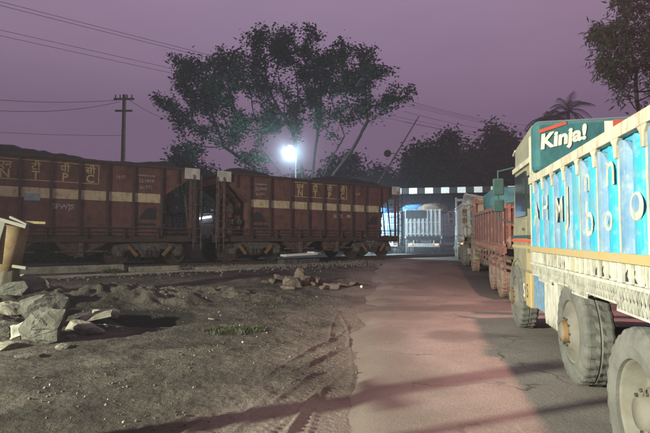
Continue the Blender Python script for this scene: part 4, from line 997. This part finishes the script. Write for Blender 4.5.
# weeds
def tuft(label, x, Y, n, rad, h, seed, m='grass'):
    rs_ = random.Random(seed); c = gp(x, 0, Y); b_ = MB()
    for i in range(n):
        a = rs_.random()*6.28; r_ = rad*rs_.random()**.7; X_, Y_ = c.x+r_*math.cos(a)*1.5, c.y+r_*math.sin(a); z = float(ground_z(np.array([X_]), np.array([Y_]))[0]); hh = h*rs_.uniform(.4, 1); l_ = Vector((rs_.gauss(0, .5), rs_.gauss(0, .5), 1)).normalized()*hh
        p = Vector((X_-c.x, Y_-c.y, z-c.z-.01)); s_ = Vector((math.cos(a*3), math.sin(a*3), 0))*.008; q = p+l_*.6+Vector((0, 0, .1*hh)); e2 = p+l_+Vector((l_.x*.5, l_.y*.5, -.15*hh))
        k = b_.addv([p-s_, p+s_, q+s_, q-s_, e2]); b_.face((k, k+1, k+2, k+3)); b_.face((k+3, k+2, k+4))
    o_ = b_.build('weeds', M[m]); o_.location = c; return tag(o_, label, 'weeds', 'weeds on the dirt')
tuft('low green weed patch in the middle of the dirt', 236, 7.7, 520, .36, .10, 1)
tuft('thin weeds between the dirt heap and the track', 200, 12.2, 260, .4, .12, 2)
tuft('sparse weeds left of the ruts near the brick row', 265, 10.8, 200, .5, .07, 3)
tuft('thin weeds at the foot of the bogie of the near wagon', 112, 15.2, 260, .3, .35, 4)

# ------------------------------------------------------------------ poles and wires
pl = P(121.5, 238, 30); up = thing('utility_pole', 'dark utility pole with two crossarms rising behind the near wagon', 'utility pole', (pl.x, 30, .3))
ht = P(122, 93, 30).z-.3
MB().tube((0, 0, -.2), (.02, 0, ht), .17, .11, 10).build('pole', M['wood'], up)
for z, w_ in ((P(0, 98, 30).z-.3, 1.3), (P(0, 110, 30).z-.3, 1.1)):
    MB().box((.05, -.12, z), (w_, .1, .11)).build('crossarm', M['wood'], up)
for x in (-.5, -.2, .25, .55): MB().tube((x, -.12, P(0, 98, 30).z-.25), (x, -.12, P(0, 98, 30).z-.02), .04).build('insulator', M['iron'], up)
def wire(label, pts, r_, n=26, sag=0):
    b_ = MB(); a, c = Vector(pts[0]), Vector(pts[1])
    q = [a+(c-a)*t-Vector((0, 0, sag*4*t*(1-t))) for t in np.linspace(0, 1, n)]
    b_.path(q, r_, 5); return tag(b_.build('overhead_wire', M['wire']), label, 'wire', 'overhead wires against the sky')
for i, (x, y, Y, lab) in enumerate(((215, 47, 42, 'upper thin wire of the pair crossing the top left sky'), (215, 50, 42, 'lower thin wire of the pair crossing the top left sky'), (145, 53.5, 42, 'upper of two wires reaching the sky left of the big tree'), (145, 58.5, 42, 'lower of two wires reaching the sky left of the big tree'))):
    p = P(x, y, Y); wire(lab, (p-TU*38, p+TU*75), .016, sag=.7)
pt = Vector((pl.x, 29.9, P(0, 99, 30).z))
wire('wire leaving the upper crossarm to the left', (pt+Vector((-.4, 0, 0)), P(-60, 93, 24)), .014, sag=.25)
wire('wire leaving the pole to the left below the upper one', (pt+Vector((-.2, 0, -.1)), P(-60, 103, 24)), .014, sag=.5)
wire('faint low wire left of the utility pole', (Vector((pl.x, 29.9, P(0, 135, 30).z)), P(-60, 128, 24)), .011, sag=.1)
wire('wire from the pole going down into the big tree', (pt+Vector((.4, 0, 0)), P(175, 121, 34)), .014, sag=.2)
for i, (y0_, y1_) in enumerate(((101, 122), (113, 131), (124, 134))):
    wire(('highest', 'middle', 'lowest')[i]+' faint wire in the sky right of the big tree', (P(405, y0_-3, 46), P(540, y1_+3, 70)), .016, sag=.5)

# hut with a lit tube, seen in the gap between the wagons
hx = P(196, 238, 27)
hut = thing('hut', 'small dark trackside hut with a lit tube, between the wagons', 'hut', (hx.x, 27, .3))
MB().span((-2.0, 0, 0), (2.0, 3, 2.6)).build('wall', M['plaster'], hut)
MB().span((-2.3, -.5, 2.6), (2.3, 3.3, 2.72)).build('roof', M['iron'], hut)
MB().span((-1.1, -.02, 0), (-.3, .0, 1.9)).build('door', M['wood'], hut)
MB().tube((.1, -.14, 2.3), (.9, -.14, 2.42), .05, n=10).build('tube_lamp', M['tube'], hut)

# ------------------------------------------------------------------ haze
b = MB(); b.span((-300, -300, -1.2), (300, 300, 25))
hz = b.build('haze', bpy.data.materials.new('haze')); m = hz.data.materials[0]; m.use_nodes = True; m.node_tree.nodes.clear()
oo = m.node_tree.nodes.new('ShaderNodeOutputMaterial'); pv_ = m.node_tree.nodes.new('ShaderNodeVolumePrincipled')
pv_.inputs['Color'].default_value = (.85, .85, .9, 1); pv_.inputs['Density'].default_value = .0023; pv_.inputs['Anisotropy'].default_value = .35
m.node_tree.links.new(pv_.outputs[0], oo.inputs['Volume'])
tag(hz, 'thin dusk haze over the crossing', kind='stuff')

# extra haze volume added round the bluish lamp to give its glow
bm = bmesh.new(); bmesh.ops.create_icosphere(bm, subdivisions=4, radius=1); me = bpy.data.meshes.new('glow_haze'); bm.to_mesh(me); bm.free()
ms = bpy.data.objects.new('glow_haze', me); COL.objects.link(ms); ms.location = fl+Vector((0, -.2, -.1)); ms.scale = (3.4, 1.4, 3.4)
m = bpy.data.materials.new('glow_haze'); me.materials.append(m); m.use_nodes = True; n = m.node_tree; n.nodes.clear()
oo = n.nodes.new('ShaderNodeOutputMaterial'); pv_ = n.nodes.new('ShaderNodeVolumePrincipled'); t_ = n.nodes.new('ShaderNodeTexCoord'); gr = n.nodes.new('ShaderNodeTexGradient'); gr.gradient_type = 'QUADRATIC_SPHERE'
mu = n.nodes.new('ShaderNodeMath'); mu.operation = 'MULTIPLY'; mu.inputs[1].default_value = .06
n.links.new(t_.outputs['Object'], gr.inputs[0]); n.links.new(gr.outputs['Fac'], mu.inputs[0]); n.links.new(mu.outputs[0], pv_.inputs['Density'])
pv_.inputs['Color'].default_value = (.85, .92, 1, 1); n.links.new(pv_.outputs[0], oo.inputs['Volume'])
tag(ms, 'haze volume added for the glow round the bluish street lamp', kind='stuff')

ms2 = ms.copy(); ms2.data = me.copy(); COL.objects.link(ms2); ms2.location = R(32.5, -.6, 1.9); ms2.scale = (6.5, 5.5, 3.6)  # second haze volume, added so the floodlight glows over the crossing
m2 = m.copy(); ms2.data.materials[0] = m2
[q for q in m2.node_tree.nodes if q.type == 'MATH'][0].inputs[1].default_value = .06
tag(ms2, 'bluish floodlit haze added for glow over the crossing among the far trucks', kind='stuff')
